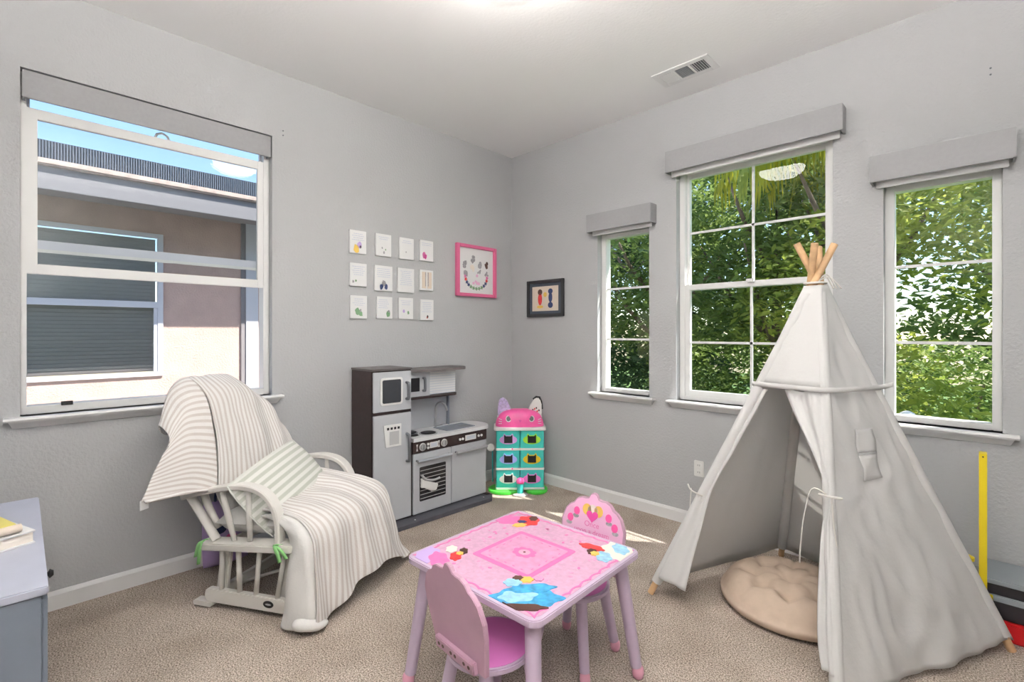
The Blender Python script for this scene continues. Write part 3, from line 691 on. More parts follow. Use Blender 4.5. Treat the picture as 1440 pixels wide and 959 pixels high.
# doors
d = kb('oven_door', 'silver', KF-.011, KF+.004, -.006, .306, .036, .428)
MB().tube([(KF+.030, .012, .385), (KF+.030, .290, .385)], .011, 10).build('handle', 'handle_silver', d, 'auto')
for y in (.02, .282): MB().tube([(KF+.003, y, .385), (KF+.028, y, .385)], .007, 8).build('handle_post', 'silver_dark', d, 'auto')
MB().prism(rrect(.215, .225, .008), .0002, .002, lambda x, y, z: Vector((KF+.004+z, x+.150, y+.225))).build('oven_window', 'black_gloss', d)
for k in range(8): MB().box(KF+.0062, KF+.0082, .047, .253, .128+k*.0262, .1315+k*.0262).build('rack_bar', 'rack_line', d)
d = kb('dishwasher_door', 'silver', KF-.011, KF+.004, .311, .633, .036, .428)
MB().tube([(KF+.030, .335, .385), (KF+.030, .620, .385)], .011, 10).build('handle', 'handle_silver', d, 'auto')
for y in (.345, .61): MB().tube([(KF+.003, y, .385), (KF+.028, y, .385)], .007, 8).build('handle_post', 'silver_dark', d, 'auto')
# plinth board sticking out along the floor
MB().prism([(-.015, -.30), (KF+.09, -.30), (KF+.105, .60), (KF+.05, .655), (-.015, .655)], .001, .028).build('plinth', 'plinth', e, bevel=.002)
for y in (-.03, .56): MB().lathe([(.005, 0), (.005, .003), (.001, .004)], 8, (KF+.06, y, .028)).build('screw', 'white_plastic', e, True)
kb('plinth_foot', 'espresso', KF-.02, KF+.035, .610, .645, .029, .034)
# back panel, upper shelf, microwave
kb('back_panel', 'silver', -.010, .004, -.010, .46, .534, .955)
sh = MB().prism([(-.012, -.008), (.20, -.008), (.20, .30)]+[(.10+.10*math.cos(a), .44+.10*math.sin(a)) for a in [PI*k/20 for k in range(1, 10)]]+[(-.012, .52)], .956, .974).build('top_shelf', 'espresso_top', e)
MB().prism([(.005, -.008), (.175, -.008), (.175, .32)]+[(.08+.095*math.cos(a), .40+.06*math.sin(a)) for a in [PI*k/20 for k in range(1, 10)]]+[(.005, .462)], .772, .786).build('microwave_shelf', 'espresso', e)
kb('end_post', 'sink', .0, .03, .461, .473, .534, .955)
mw = kb('microwave', 'silver', .0045, .150, -.006, .205, .787, .955)
kb('microwave_window', 'black_gloss', .1501, .153, .012, .118, .822, .915, mw, .001)
bar_handle(mw, (.15, .148, .825), (.15, .148, .912), (.024, 0, 0))
tp = kb('tile_panel', 'tile_print', .0045, .12, .206, .455, .787, .955)
for k in range(9): kb('tile_row', 'paper', .1201, .1212, .208, .453, .793+k*.0175, .806+k*.0175, tp, 0)
ph = kb('toy_phone', 'white_plastic', .13, .165, -.009, .008, .70, .76); 
# white toy mixer behind the oven glass
MB().tube(cr_line([(KF+.012, .055, .285), (KF+.014, .09, .25), (KF+.014, .15, .235), (KF+.014, .20, .24)], 12), .008, 8).build('utensil_handle', 'rack_line', e, True)
MB().prism([(.045, .27), (.08, .245), (.185, .205), (.17, .165), (.13, .165), (.07, .20), (.045, .205)], .009, .022, lambda x, y, z: Vector((KF+z, x, y))).build('utensil_body', 'white_plastic', e, bevel=.004)
MB().prism(ellipse(.0, 0, .03, .03, 18), 0, .018, lambda x, y, z: Vector((.12+x, .641+z, .44+y))).build('side_knob', 'white_plastic', e)

# ------------------------------------------------------------------ toy cat house in the corner
A_, B_ = on_floor(698, 693), on_floor(764, 686)
cth = math.atan2(B_.y-A_.y, B_.x-A_.x)          # local x runs along the front
e = empty('toy_cat_house', (.345, -.262, 0), math.radians(46), 'teal toy house with pink cat-eared roof in the room corner', 'toy house')
HWI, HD, BZ = .185, .085, .025                   # half width, half depth
for (x, rx) in ((-.12, .125), (.125, .09)): MB().prism(ellipse(x, -.03, rx, .115, 28), .001, .022).build('lawn_base', 'grass_green', e, bevel=.004)
MB().prism(ellipse(.0, -.155, .055, .03, 20), .001, .012).build('doorstep', 'white_plastic', e)
fl = []
for k in range(3):
    z0_ = BZ+k*.150
    for s in (-1, 1):
        bx = MB().prism(rrect(HWI-.003, HD*2, .012, cx=s*(HWI/2)), z0_+.016, z0_+.149).build('room_block', 'teal', e)
        pal = [('orchid', 'lilac_clear'), ('yellow', 'periwinkle'), ('lime', 'lilac')][k][0 if s > 0 else 1]
        if k == 0 and s < 0: pal = 'white_plastic'
        zc, xc = z0_+.084, s*.090
        W_ = lambda x, y, z, xc=xc, zc=zc: Vector((xc+x, -HD-z, zc+y))
        fr = MB().prism(ellipse(0, -.004, .068, .034, 20), .0005, .005, W_).build('window_surround', pal, bx)
        MB().prism([(-.038, -.032), (.038, -.032), (.038, .034), (.030, .044), (.018, .030), (-.018, .030), (-.030, .044), (-.038, .034)], .0002, .0075, W_).build('window_frame', pal, bx)
        MB().prism([(-.032, -.027), (.032, -.027), (.032, .030), (.027, .035), (.018, .024), (-.018, .024), (-.027, .035), (-.032, .030)], .0076, .0085, W_).build('window_opening', 'black', bx)
    MB().prism(rrect(HWI*2+.006, HD*2+.008, .012), z0_, z0_+.015).build('floor_ledge', 'white_plastic' if k != 1 else 'white_plastic', e)
    if k: MB().prism(ellipse(-.06, 0, .006, .008, 10), .0, .004, lambda x, y, z, z0_=z0_: Vector((x, -HD-.0045-z, z0_+.012+y))).build('clip', 'hot_pink', e)
MB().prism(rrect(HWI*2+.03, HD*2+.03, .02), BZ+.451, BZ+.475).build('eave_rim', 'white_plastic', e, bevel=.004)
# domed roof
def dome():
    b = MB(); n, m = 20, 10; G = []
    for i in range(m+1):
        t = i/m*PI/2; G.append([Vector((.188*math.cos(t)**.55*math.copysign(abs(math.cos(q))**.75, math.cos(q)), .090*math.cos(t)**.5*math.copysign(abs(math.sin(q))**.6, math.sin(q)), BZ+.476+.128*math.sin(t)*1.0)) for q in [2*PI*k/40 for k in range(41)]])
    return b.grid(G)
rf = dome().build('roof', 'hot_pink', e, True)
def on_dome(x, z):                               # front surface of the dome at x, height z
    s = (z-BZ-.476)/.128; t = math.asin(min(1, s)); ax = .188*math.cos(t)**.55
    cq = min(1, abs(x/ax))**(1/.75); sq = math.sqrt(max(0, 1-cq*cq)); return -.090*math.cos(t)**.5*sq**.6
for s in (-1, 1):
    y = on_dome(s*.088, BZ+.545); W_ = lambda x, yy, z, s=s, y=y: Vector((s*.088+x, y+.004-z+yy*.35, BZ+.540+yy))
    ey = MB().prism(ellipse(0, 0, .022, .024, 18), -.004, .005, W_).build('eye', 'white_plastic', rf); MB().prism(ellipse(0, 0, .016, .018, 18), .0052, .007, W_).build('pupil', 'toy_black', ey)
    for j in (0, 1, 2):
        yy = on_dome(s*.15, BZ+.505+j*.014); MB().tube([(s*.140, yy-.010, BZ+.503+j*.014), (s*.163, yy+.004, BZ+.500+j*.019)], .0025, 6).build('whisker', 'white_plastic', rf)
y = on_dome(0, BZ+.522); MB().prism([(-.012, .008), (0, .012), (.012, .008), (0, -.012)], -.004, .006, lambda x, yy, z: Vector((x, y-z+yy*.3, BZ+.522+yy))).build('nose', 'print_magenta', rf)
for s in (-1, 1):
    T = lambda x, yy, z, s=s: Vector((s*.115+x*math.cos(s*.35)+yy*math.sin(s*.35)*.6, -z, BZ+.562+yy-x*s*.30))
    ear = MB().prism([(-.058, 0), (.058, 0), (.052, .04), (.040, .090), (.018, .125), (-.002, .130), (-.025, .112), (-.046, .06)], -.022, .022, T).build('ear', 'lilac_clear' if s < 0 else 'white_plastic', e, bevel=.008)
    MB().prism([(-.064, -.012), (.064, -.012), (.062, .008), (-.062, .008)], -.028, .028, T).build('ear_band', 'white_plastic', ear, bevel=.004)
    if s > 0:
        MB().tube([T(x, yy, .0) for x, yy in ((-.032, .105), (-.012, .130), (.012, .135), (.034, .105), (.052, .055))], .009, 8).build('ear_trim', 'black', ear, True)
        for j in range(5): MB().prism(ellipse(-.02+.012*j, .03+.011*(j % 3), .006, .008, 8), .0222, .0232, T).build('ear_print', 'print_red' if j % 2 else 'print_brown', ear)
MB().prism(ellipse(0, -.12, .024, .024, 16), .012, .085).build('slide_post', 'teal', e); MB().lathe([(.030, 0), (.030, .018), (.022, .034), (.004, .042)], 18, (0, -.12, .0855)).build('slide_cap', 'hot_pink', e, True)
lf = MB().tube([(-.21, .0, .06), (-.212, .0, .30)], .006, 8).build('lift_rail', 'teal_dark', e, True); MB().tube([(-.224, -.02, .33), (-.224, .0, .33)], .028, 16).build('lift_wheel', 'white_plastic', lf, 'auto')

# ------------------------------------------------------------------ children's table
TZ, TS = .45, .59
e = empty('play_table', (1.785, -1.752, 0), math.radians(2), 'square pink printed children\'s table with lilac legs', 'table')
top = MB().prism(rrect(TS, TS, .035), TZ-.022, TZ).build('tabletop', 'table_lilac', e, bevel=.003)
def deco(name, m, poly, lv, parent=top): return MB().prism(poly, TZ+.0003, TZ+.0008+.0005*lv).build(name, m, parent)
def wavy_ring(h, w, n, amp):
    b = MB(); pts = []
    per = []
    for s in range(4):
        for k in range(n): per.append((s, k/n))
    def pos(s, t, hh):
        a = (-hh+2*hh*t, -hh); r = s*PI/2
        return (a[0]*math.cos(r)-a[1]*math.sin(r), a[0]*math.sin(r)+a[1]*math.cos(r))
    N = len(per); vs = []
    for i, (s, t) in enumerate(per):
        o = amp*abs(math.sin(t*PI*n/4))
        a = pos(s, t, h-o); c_ = pos(s, t, h-w-o*.6); vs += [(a[0], a[1], TZ+.0005), (c_[0], c_[1], TZ+.0005), (a[0], a[1], TZ+.0015), (c_[0], c_[1], TZ+.0015)]
    fs = []
    for i in range(N):
        j = (i+1) % N; fs += [(4*i+2, 4*i+3, 4*j+3, 4*j+2), (4*i, 4*j, 4*j+1, 4*i+1), (4*i, 4*i+2, 4*j+2, 4*j), (4*i+1, 4*j+1, 4*j+3, 4*i+3)]
    return b.add(vs, fs)
deco('print_field', 'print_pale', rrect(TS-.03, TS-.03, .028), 0)
wavy_ring(TS/2-.018, .010, 40, .010).build('scalloped_border', 'print_rose', top)
deco('centre_square', 'print_rose', rrect(.262, .262, .010), 1)
deco('centre_field', 'print_pink', rrect(.222, .222, .008), 2)
rnd = random.Random(8)
for k in range(8):
    a = 2*PI*k/8; deco('centre_flower', 'print_rose', ellipse(.032*math.cos(a), .026*math.sin(a), .015, .012, 12), 3)
deco('centre_flower', 'foot_pink', ellipse(0, 0, .022, .020, 16), 4); deco('flower_eye', 'print_brown', ellipse(0, 0, .005, .005, 10), 5)
for k in range(20):
    s = k % 4; t = (k//4+.5)/5; r_ = s*PI/2; a = (-.092+.184*t, -.098); p = (a[0]*math.cos(r_)-a[1]*math.sin(r_), a[0]*math.sin(r_)+a[1]*math.cos(r_)); deco('dash', 'print_rose', ellipse(p[0], p[1], .006, .002, 8, r_), 3)
# lines of little roses over the field
for k in range(44):
    while True:
        x, y = rnd.uniform(-.23, .23), rnd.uniform(-.23, .23)
        if max(abs(x), abs(y)) > .15 and abs(abs(x)-abs(y)) > .05: break
    deco('rose', 'print_pink' if k % 3 else 'print_rose', ellipse(x, y, .008, .005, 8, rnd.uniform(0, 3)), 1)
# corner bouquets: generic blossoms in the corner colours
def bouquet(cx, cy, ang, spec):
    lv = 2
    for (x, y, rx, ry, rot, m) in spec:
        X = cx+x*math.cos(ang)-y*math.sin(ang); Y = cy+x*math.sin(ang)+y*math.cos(ang)
        X = cx+(X-cx)*1.25; Y = cy+(Y-cy)*1.25; rx *= 1.25; ry *= 1.25
        n = 48; P_ = [(X+(rx*(1+.10*math.cos(6*t)))*math.cos(t)*math.cos(rot+ang)-(ry*(1+.10*math.cos(6*t)))*math.sin(t)*math.sin(rot+ang), Y+(rx*(1+.10*math.cos(6*t)))*math.cos(t)*math.sin(rot+ang)+(ry*(1+.10*math.cos(6*t)))*math.sin(t)*math.cos(rot+ang)) for t in [2*PI*i/n for i in range(n)]]
        lim = TS/2-.014; P_ = [(max(-lim, min(lim, a)), max(-lim, min(lim, b))) for a, b in P_]
        deco('bouquet_petal', m, P_, lv); lv += 1
bouquet(.165, -.180, math.radians(40), [(0, -.035, .085, .040, 0, 'print_blue'), (-.02, -.03, .045, .026, .2, 'print_sky'), (.01, .005, .060, .020, .15, 'print_blue'), (-.035, .03, .022, .018, 0, 'print_sky'), (.0, .045, .016, .014, 0, 'print_yellow'), (-.022, .052, .013, .010, 0, 'print_brown'), (.03, .05, .012, .012, 0, 'print_pink'), (-.01, -.078, .055, .012, 0, 'print_brown')])
bouquet(-.205, .205, math.radians(215), [(.03, 0, .05, .035, 0, 'print_rose'), (-.03, .0, .034, .040, .3, 'print_red'), (-.045, -.02, .014, .02, 0, 'print_brown'), (-.005, .04, .022, .014, .3, 'print_yellow'), (-.01, .012, .014, .010, 0, 'print_navy')])
bouquet(-.20, -.20, math.radians(-45), [(0, -.045, .05, .034, 0, 'print_violet'), (.03, -.01, .045, .026, .3, 'print_rose'), (-.03, .02, .022, .016, 0, 'print_cream'), (.015, .035, .024, .016, 0, 'print_red'), (-.015, .055, .018, .012, 0, 'print_brown'), (.0, .045, .010, .010, 0, 'print_yellow')])
bouquet(.205, .195, math.radians(135), [(0, -.04, .060, .045, 0, 'print_cream'), (.015, -.05, .035, .022, 0, 'print_sky'), (-.03, .01, .030, .022, 0, 'print_sky'), (.03, .03, .038, .016, .9, 'print_red'), (0, .035, .018, .014, 0, 'print_brown'), (-.012, .03, .012, .012, 0, 'print_yellow')])
def splay_leg(parent, x, y, zt, dx, dy, r0, r1, foot, m='table_lilac'):
    l = MB().tube([(x, y, zt), (x+dx*.9, y+dy*.9, foot*2.0)], [r0, r1], 14).build('leg', m, parent, 'auto')
    fx, fy = x+dx, y+dy
    MB().lathe([(.006, .001), (foot*.85, .002), (foot, foot*.8), (foot*.95, foot*1.6), (foot*.6, foot*2.1)], 14, (fx, fy, 0)).build('foot_cap', 'foot_pink', l, True)
for sx in (-1, 1):
    for sy in (-1, 1): splay_leg(e, sx*.238, sy*.238, TZ-.022, sx*.048, sy*.048, .024, .020, .021)
# ------------------------------------------------------------------ children's chairs
def half(pts): return [(x, y) for x, y in pts]+[(-x, y) for x, y in pts[::-1] if x > 0]
CROWN = half([(.0, .262), (.012, .258), (.020, .243), (.034, .240), (.052, .240), (.070, .232), (.082, .216), (.098, .208), (.114, .192), (.122, .172), (.130, .150), (.128, .110), (.116, .040), (.108, .0)]); CROWN = [(x*1.1, y*1.1) for x, y in CROWN]
def child_chair(loc, rz, label):
    e = empty('child_chair', loc, rz, label, 'chair', 'pink children\'s chairs at the play table')   # faces local +y
    SZ = .282
    s = MB().prism(ellipse(0, 0, .129, .135, 36), SZ-.020, SZ).build('seat', 'table_lilac', e, bevel=.004)
    MB().prism(ellipse(0, .0, .118, .124, 36), SZ+.0002, SZ+.0012).build('seat_print', 'print_magenta' if False else 'orchid', s)
    T = lambda x, y, z: Vector((x, -.112-z-y*.16, SZ+.002+y))
    bk = MB().prism(CROWN, -.008, .008, T).build('backrest', 'chair_pink', e, bevel=.002)
    # printed front of the backrest
    F_ = [(x*.955, .006+y*.965) for x, y in CROWN]; MB().prism(F_, -.0092, -.0082, T).build('back_print', 'pink_pale', bk)
    heart = [(.026*math.sin(t)**3, .200+.0016*(13*math.cos(t)-5*math.cos(2*t)-2*math.cos(3*t)-math.cos(4*t))) for t in [2*PI*i/28 for i in range(28)]]
    for (x, r_) in ((-.026, .020), (.026, .020), (0, .024)): MB().prism(ellipse(x, .222, r_, .022, 14), -.0100, -.0093, T).build('gold_glow', 'print_yellow' if x else 'print_cream', bk)
    MB().prism(heart, -.0110, -.0101, T).build('heart', 'print_magenta', bk)
    for sx in (-1, 1):
        for (x, y) in ((.072, .207), (.100, .176)):
            MB().prism(ellipse(sx*x, y, .014, .016, 14), -.0100, -.0093, T).build('rose', 'hot_pink', bk); MB().prism(ellipse(sx*x*1.04, y-.020, .014, .008, 12), -.0098, -.0093, T).build('leaf', 'print_grey', bk)
    MT = Matrix(((-1, 0, 0, 0), (0, -.16, 1, 0), (0, 1, 0, 0), (0, 0, 0, 1)))
    for txt, yy, sz in (('Once', .158, .030), ('upon a dream', .130, .028)):
        text_mesh(txt, sz, 'lettering', 'print_rose', bk, Matrix.Translation(T(0, yy, -.0096)) @ MT)
    MB().prism(ellipse(.02, .105, .026, .018, 14), -.0100, -.0093, T).build('dark_motif', 'print_brown', bk)
    # fixing block behind the backrest
    cl = MB().prism([(-.092, .0), (.092, .0), (.092, .036), (-.092, .036)], .0085, .026, T).build('fixing_block', 'chair_pink', e, bevel=.003)
    for x in (-.072, -.052, -.012, .008, .050, .072): MB().prism(ellipse(x, .018, .0055, .0055, 12), .0262, .0272, T).build('bolt', 'print_brown', cl)
    for sx in (-1, 1):
        for sy in (-1, 1): splay_leg(e, sx*.074, sy*.080, SZ-.020, sx*.036, sy*.036, .021, .018, .019)
    return e
child_chair((1.862, -1.985, 0), math.radians(-3), 'pink children\'s chair showing its plain back with bolted block')
child_chair((1.825, -1.512, 0), math.radians(186), 'pink children\'s chair with crown-shaped back printed with a heart')

# ------------------------------------------------------------------ teepee
AP = Vector((2.42, -.595, 1.462))
FT = dict(l=Vector((1.825, -.922, .012)), n=Vector((2.60, -1.13, .012)), r=Vector((3.012, -.330, .012)), b=Vector((2.145, -.075, .012)))
e = empty('teepee', (2.40, -.61, 0), 0, 'white canvas play teepee on four wooden poles with tied-back door', 'teepee')
OR = Vector((2.40, -.61, 0))
OFF = dict(l=Vector((-.014, -.010, 0)), n=Vector((.012, -.016, 0)), r=Vector((.016, .006, 0)), b=Vector((-.010, .016, 0)))
def pole_pt(k, z):                                # pole centre at height z
    f = FT[k]; top = AP-OFF[k]*.2+OFF[k]*0; t = (z-f.z)/(AP.z-f.z); return f.lerp(AP+Vector((-OFF[k].y, OFF[k].x, 0))*.9, t)
for k in 'lnrb':
    MB().tube([pole_pt(k, .004)-OR, pole_pt(k, .8)-OR, pole_pt(k, 1.60 if k != 'r' else 1.615)-OR], .0145, 12).build('pole', 'pole_wood', e, 'auto')
for k in 'lnrb':
    MB().tube([pole_pt(k, z_)-OR for z_ in (.06, .3, .6, .9, 1.2, 1.39)], .0225, 12).build('pole_sleeve', 'canvas', e, 'auto')
CTR = Vector((2.40, -.61, 0))
def skin(k, z):                                   # canvas corner just outside the pole
    p = pole_pt(k, z); d = (FT[k]-CTR); d.z = 0; d.normalize(); return p+d*(.024+.010*max(0, (z-1.2)/.3))
def fold(seed, f1=7, f2=15):
    def fn(u, v, p):
        n = noise.noise(Vector((p.x*f1*.6+seed, p.y*f1*.6, p.z*2.2)))
        m_ = noise.noise(Vector((p.x*f2+seed*3, p.y*f2, p.z*5.0)))
        q = noise.noise(Vector((p.x*f1*1.5-seed, p.y*f1*1.5, p.z*6.5+p.x*4)))
        return (n*.7+m_*.35+(.25-abs(q))*.9)*math.sin(PI*min(1, max(0, v)))**.5
    return fn
def face(a, b, z0, z1, seed, amp, sag=.02, nu=26, nv=26, hem=0.0, pleat=0):
    G = []
    for i in range(nu+1):
        z = z1+(z0-z1)*i/nu; A, B = skin(a, z), skin(b, z); row = []
        n_ = Vector((0, 0, 0))
        for j in range(nv+1):
            s = j/nv; p = A.lerp(B, s); inw = (CTR-p); inw.z = 0
            if inw.length > 1e-4: inw.normalize()
            p = p+inw*sag*4*s*(1-s)*(1-abs(z-.7)); zz = z
            if hem and i > nu*.5: zz = z-hem*4*s*(1-s)*((i/nu-.5)*2)
            p.z = zz; row.append(p-OR)
        G.append(row)
    return wrinkle(G, amp, fold(seed))
for (a, b, s) in (('l', 'b', 1.3), ('b', 'r', 5.1)):
    MB().grid(face(a, b, .045, 1.425, s, .012, nu=24, nv=20)).build('canvas_back', 'canvas_thin', e, True, solid=.002)
# outer face towards the room with the window patch
G = face('n', 'r', .055, 1.425, 9.7, .026, sag=.012, nu=70, nv=54, hem=.03)
MB().grid(G).build('canvas_side', 'canvas', e, True, solid=.002)
def on_G(G, u, v):                                # u down 0..1, v across 0..1
    i, j = u*(len(G)-1), v*(len(G[0])-1); i0, j0 = min(int(i), len(G)-2), min(int(j), len(G[0])-2); a, b = i-i0, j-j0
    return (G[i0][j0]*(1-a)+G[i0+1][j0]*a)*(1-b)+(G[i0][j0+1]*(1-a)+G[i0+1][j0+1]*a)*b
nrm = (FT['r']-FT['n']).cross(Vector((0, 0, 1))).normalized()
def uv_of(x, y):                                  # photo pixel -> face coordinates
    N = (FT['r']-FT['n']).cross(AP-FT['n']); P_ = hit(x, y, FT['n'], N); u = (1.425-P_.z)/(1.425-.055)
    A, B = skin('n', P_.z), skin('r', P_.z); v = (P_-A).dot(B-A)/(B-A).length_squared; return u, v
def patch(name, q, m, off, n=6):
    C4 = [uv_of(*p) for p in q]; R_ = []
    for i in range(n+1):
        row = []
        for j in range(n+1):
            t, s = i/n, j/n; u = (C4[0][0]*(1-s)+C4[1][0]*s)*(1-t)+(C4[3][0]*(1-s)+C4[2][0]*s)*t; v = (C4[0][1]*(1-s)+C4[1][1]*s)*(1-t)+(C4[3][1]*(1-s)+C4[2][1]*s)*t
            row.append(on_G(G, max(0, min(1, u)), max(0, min(1, v)))+nrm*off)
        R_.append(row)
    return MB().grid(R_).build(name, m, e, True, solid=.0015)
patch('window_patch', ((1195, 603), (1222, 602), (1230, 633), (1203, 636)), 'canvas_thin', .005)
patch('window_patch', ((1204, 640), (1231, 637), (1238, 669), (1212, 674)), 'canvas_thin', .005)
patch('window_slot', ((1204, 636.5), (1231, 633.5), (1231.5, 636.5), (1204.5, 639.5)), 'rack_line', .004)
# front face: closed above the door, tied-back flaps below
ZB = 1.0
MB().grid(face('l', 'n', ZB, 1.425, 3.3, .014, sag=.006, nu=14, nv=20)).build('canvas_front', 'canvas', e, True, solid=.002)
NF = (FT['n']-FT['l']).cross(AP-FT['l'])
def fp(x, y, out=0):
    p = hit(x, y, FT['l'], NF); d = Vector((-NF.x, -NF.y, -NF.z)); d = NF.normalized(); d = d if d.dot(CAM-p) > 0 else -d
    return p+d*out
def flap(edge_px, k, seed, amp, nu=34, nv=10, out=.012):
    E_ = cr_line([fp(x, y, out) for x, y in edge_px], nu); G_ = []
    for i in range(nu+1):
        p = E_[i]; q = skin(k, p.z); row = []
        for j in range(nv+1):
            s = j/nv; r_ = p.lerp(q, s); row.append(r_-OR)
        G_.append(row)
    wf = lambda u, v, p: (math.sin(v*PI*3.2+seed)*.75+noise.noise(Vector((p.x*14+seed, p.y*14, p.z*4)))*.7)*math.sin(PI*v)**.6
    return wrinkle(G_, amp, wf)
fr = flap([(1106, 549), (1118, 580), (1133, 612), (1152, 655), (1165, 697), (1158, 745), (1154, 800), (1152, 860), (1153, 905), (1158, 940)], 'n', 1.0, .016)
MB().grid(fr).build('door_flap', 'canvas', e, True, solid=.002)
fl_ = flap([(1082, 549), (1062, 585), (1035, 635), (1004, 690), (990, 740), (976, 790), (966, 832)], 'l', 4.0, .012)
MB().grid(fl_).build('door_flap', 'canvas', e, True, solid=.002)
# overlapping band above the door, round to the right pole
bp = [skin('l', ZB)+Vector((-.010, -.004, 0)), skin('l', ZB).lerp(skin('n', ZB), .5)+Vector((-.006, -.022, 0)), skin('n', ZB)+Vector((.004, -.012, 0)), skin('n', ZB).lerp(skin('r', ZB), .5)+Vector((.022, -.016, 0)), skin('r', ZB)+Vector((.012, 0, 0)), skin('r', ZB)+Vector((.045, .02, .012))]
bp = cr_line(bp, 30)
MB().grid([[p-OR+Vector((0, 0, .010)) for p in bp], [p-OR for p in bp], [p-OR-Vector((0, 0, .010)) for p in bp]]).build('door_band', 'canvas', e, True, solid=.003)
# ties
tn = fp(1168, 697, .03)-OR
MB().tube(cr_line([tn+Vector((-.02, -.01, .0)), tn+Vector((-.01, -.03, .004)), tn+Vector((.03, -.035, .004)), tn+Vector((.05, -.01, 0))], 10), .0045, 6).build('tie', 'string', e, True)
MB().tube(cr_line([tn, tn+Vector((-.045, -.01, .012)), tn+Vector((-.07, -.015, -.10)), tn+Vector((-.08, -.018, -.21)), tn+Vector((-.082, -.018, -.27))], 20), .0026, 6).build('tie', 'string', e, True)
MB().tube(cr_line([tn+Vector((.02, -.02, 0)), tn+Vector((.03, -.035, -.10)), tn+Vector((.045, -.03, -.22))], 14), .0026, 6).build('tie', 'string', e, True)
tl = fp(985, 692, .02)-OR
MB().tube(cr_line([tl+Vector((-.05, .01, .02)), tl+Vector((-.02, -.02, .005)), tl+Vector((.03, -.015, -.01))], 10), .0035, 6).build('tie', 'string', e, True)
MB().tube(cr_line([tl+Vector((-.03, 0, .01)), tl+Vector((-.03, -.015, -.09)), tl+Vector((-.028, -.012, -.17))], 10), .0026, 6).build('tie', 'string', e, True)
ta = AP-OR+Vector((.012, -.02, -.02))
for dx, dy, h in ((.06, .05, .03), (.075, .062, .018), (.05, .045, .024)): MB().tube(cr_line([ta, ta+Vector((dx*.5, dy*.5, h)), ta+Vector((dx, dy, -.03))], 10), .003, 6).build('lacing', 'string', e, True)
MB().tube([ta+Vector((.04*math.cos(t)-.012, .04*math.sin(t)+.02, -.005)) for t in [2*PI*i/18 for i in range(18)]], .005, 6, closed=True).build('lacing', 'string', e, True)

# ------------------------------------------------------------------ tufted floor cushion
def tufted(R, Hh, tufts):
    G = []; nr, na = 22, 72
    def hgt(x, y, r):
        z = Hh*(1-(r/R)**6)**.5 if r < R else 0
        for (tx, ty) in tufts: z -= .048*math.exp(-((x-tx)**2+(y-ty)**2)/(2*.024**2))
        a = math.atan2(y, x); 
        for k in range(8):
            d = abs((a-2*PI*k/8+PI) % (2*PI)-PI)*r; z -= .014*math.exp(-(d/.014)**2)*min(1, r/R*1.5)
        d = abs(r-.50*R); z -= .010*math.exp(-(d/.018)**2)
        return max(z, .03)
    for i in range(nr+1):
        r = R*(i/nr)**.85*.998; row = []
        for j in range(na+1):
            a = 2*PI*j/na; x, y = r*math.cos(a), r*math.sin(a); row.append(Vector((x, y, hgt(x, y, r)+.02)))
        G.append(row)
    for rr, z in ((R*1.02, .05), (R*1.015, .035), (R*.985, .018), (R*.9, .004), (.001, .003)):
        G.append([Vector((rr*math.cos(2*PI*j/na), rr*math.sin(2*PI*j/na), z)) for j in range(na+1)])
    return MB().grid(G)
TF = [(0, 0)]+[(.155*math.cos(2*PI*k/8), .155*math.sin(2*PI*k/8)) for k in range(8)]
e = empty('floor_cushion', (2.325, -.585, 0), .2, 'round beige tufted floor cushion inside the teepee', 'cushion')
MB_c = tufted(.285, .120, TF).build('cushion_body', 'beige_velvet', e, True)
for tx, ty in TF: MB().lathe([(.008, 0), (.008, .003), (.002, .006)], 10, (tx, ty, .085)).build('tuft_button', 'beige_velvet', MB_c, True)

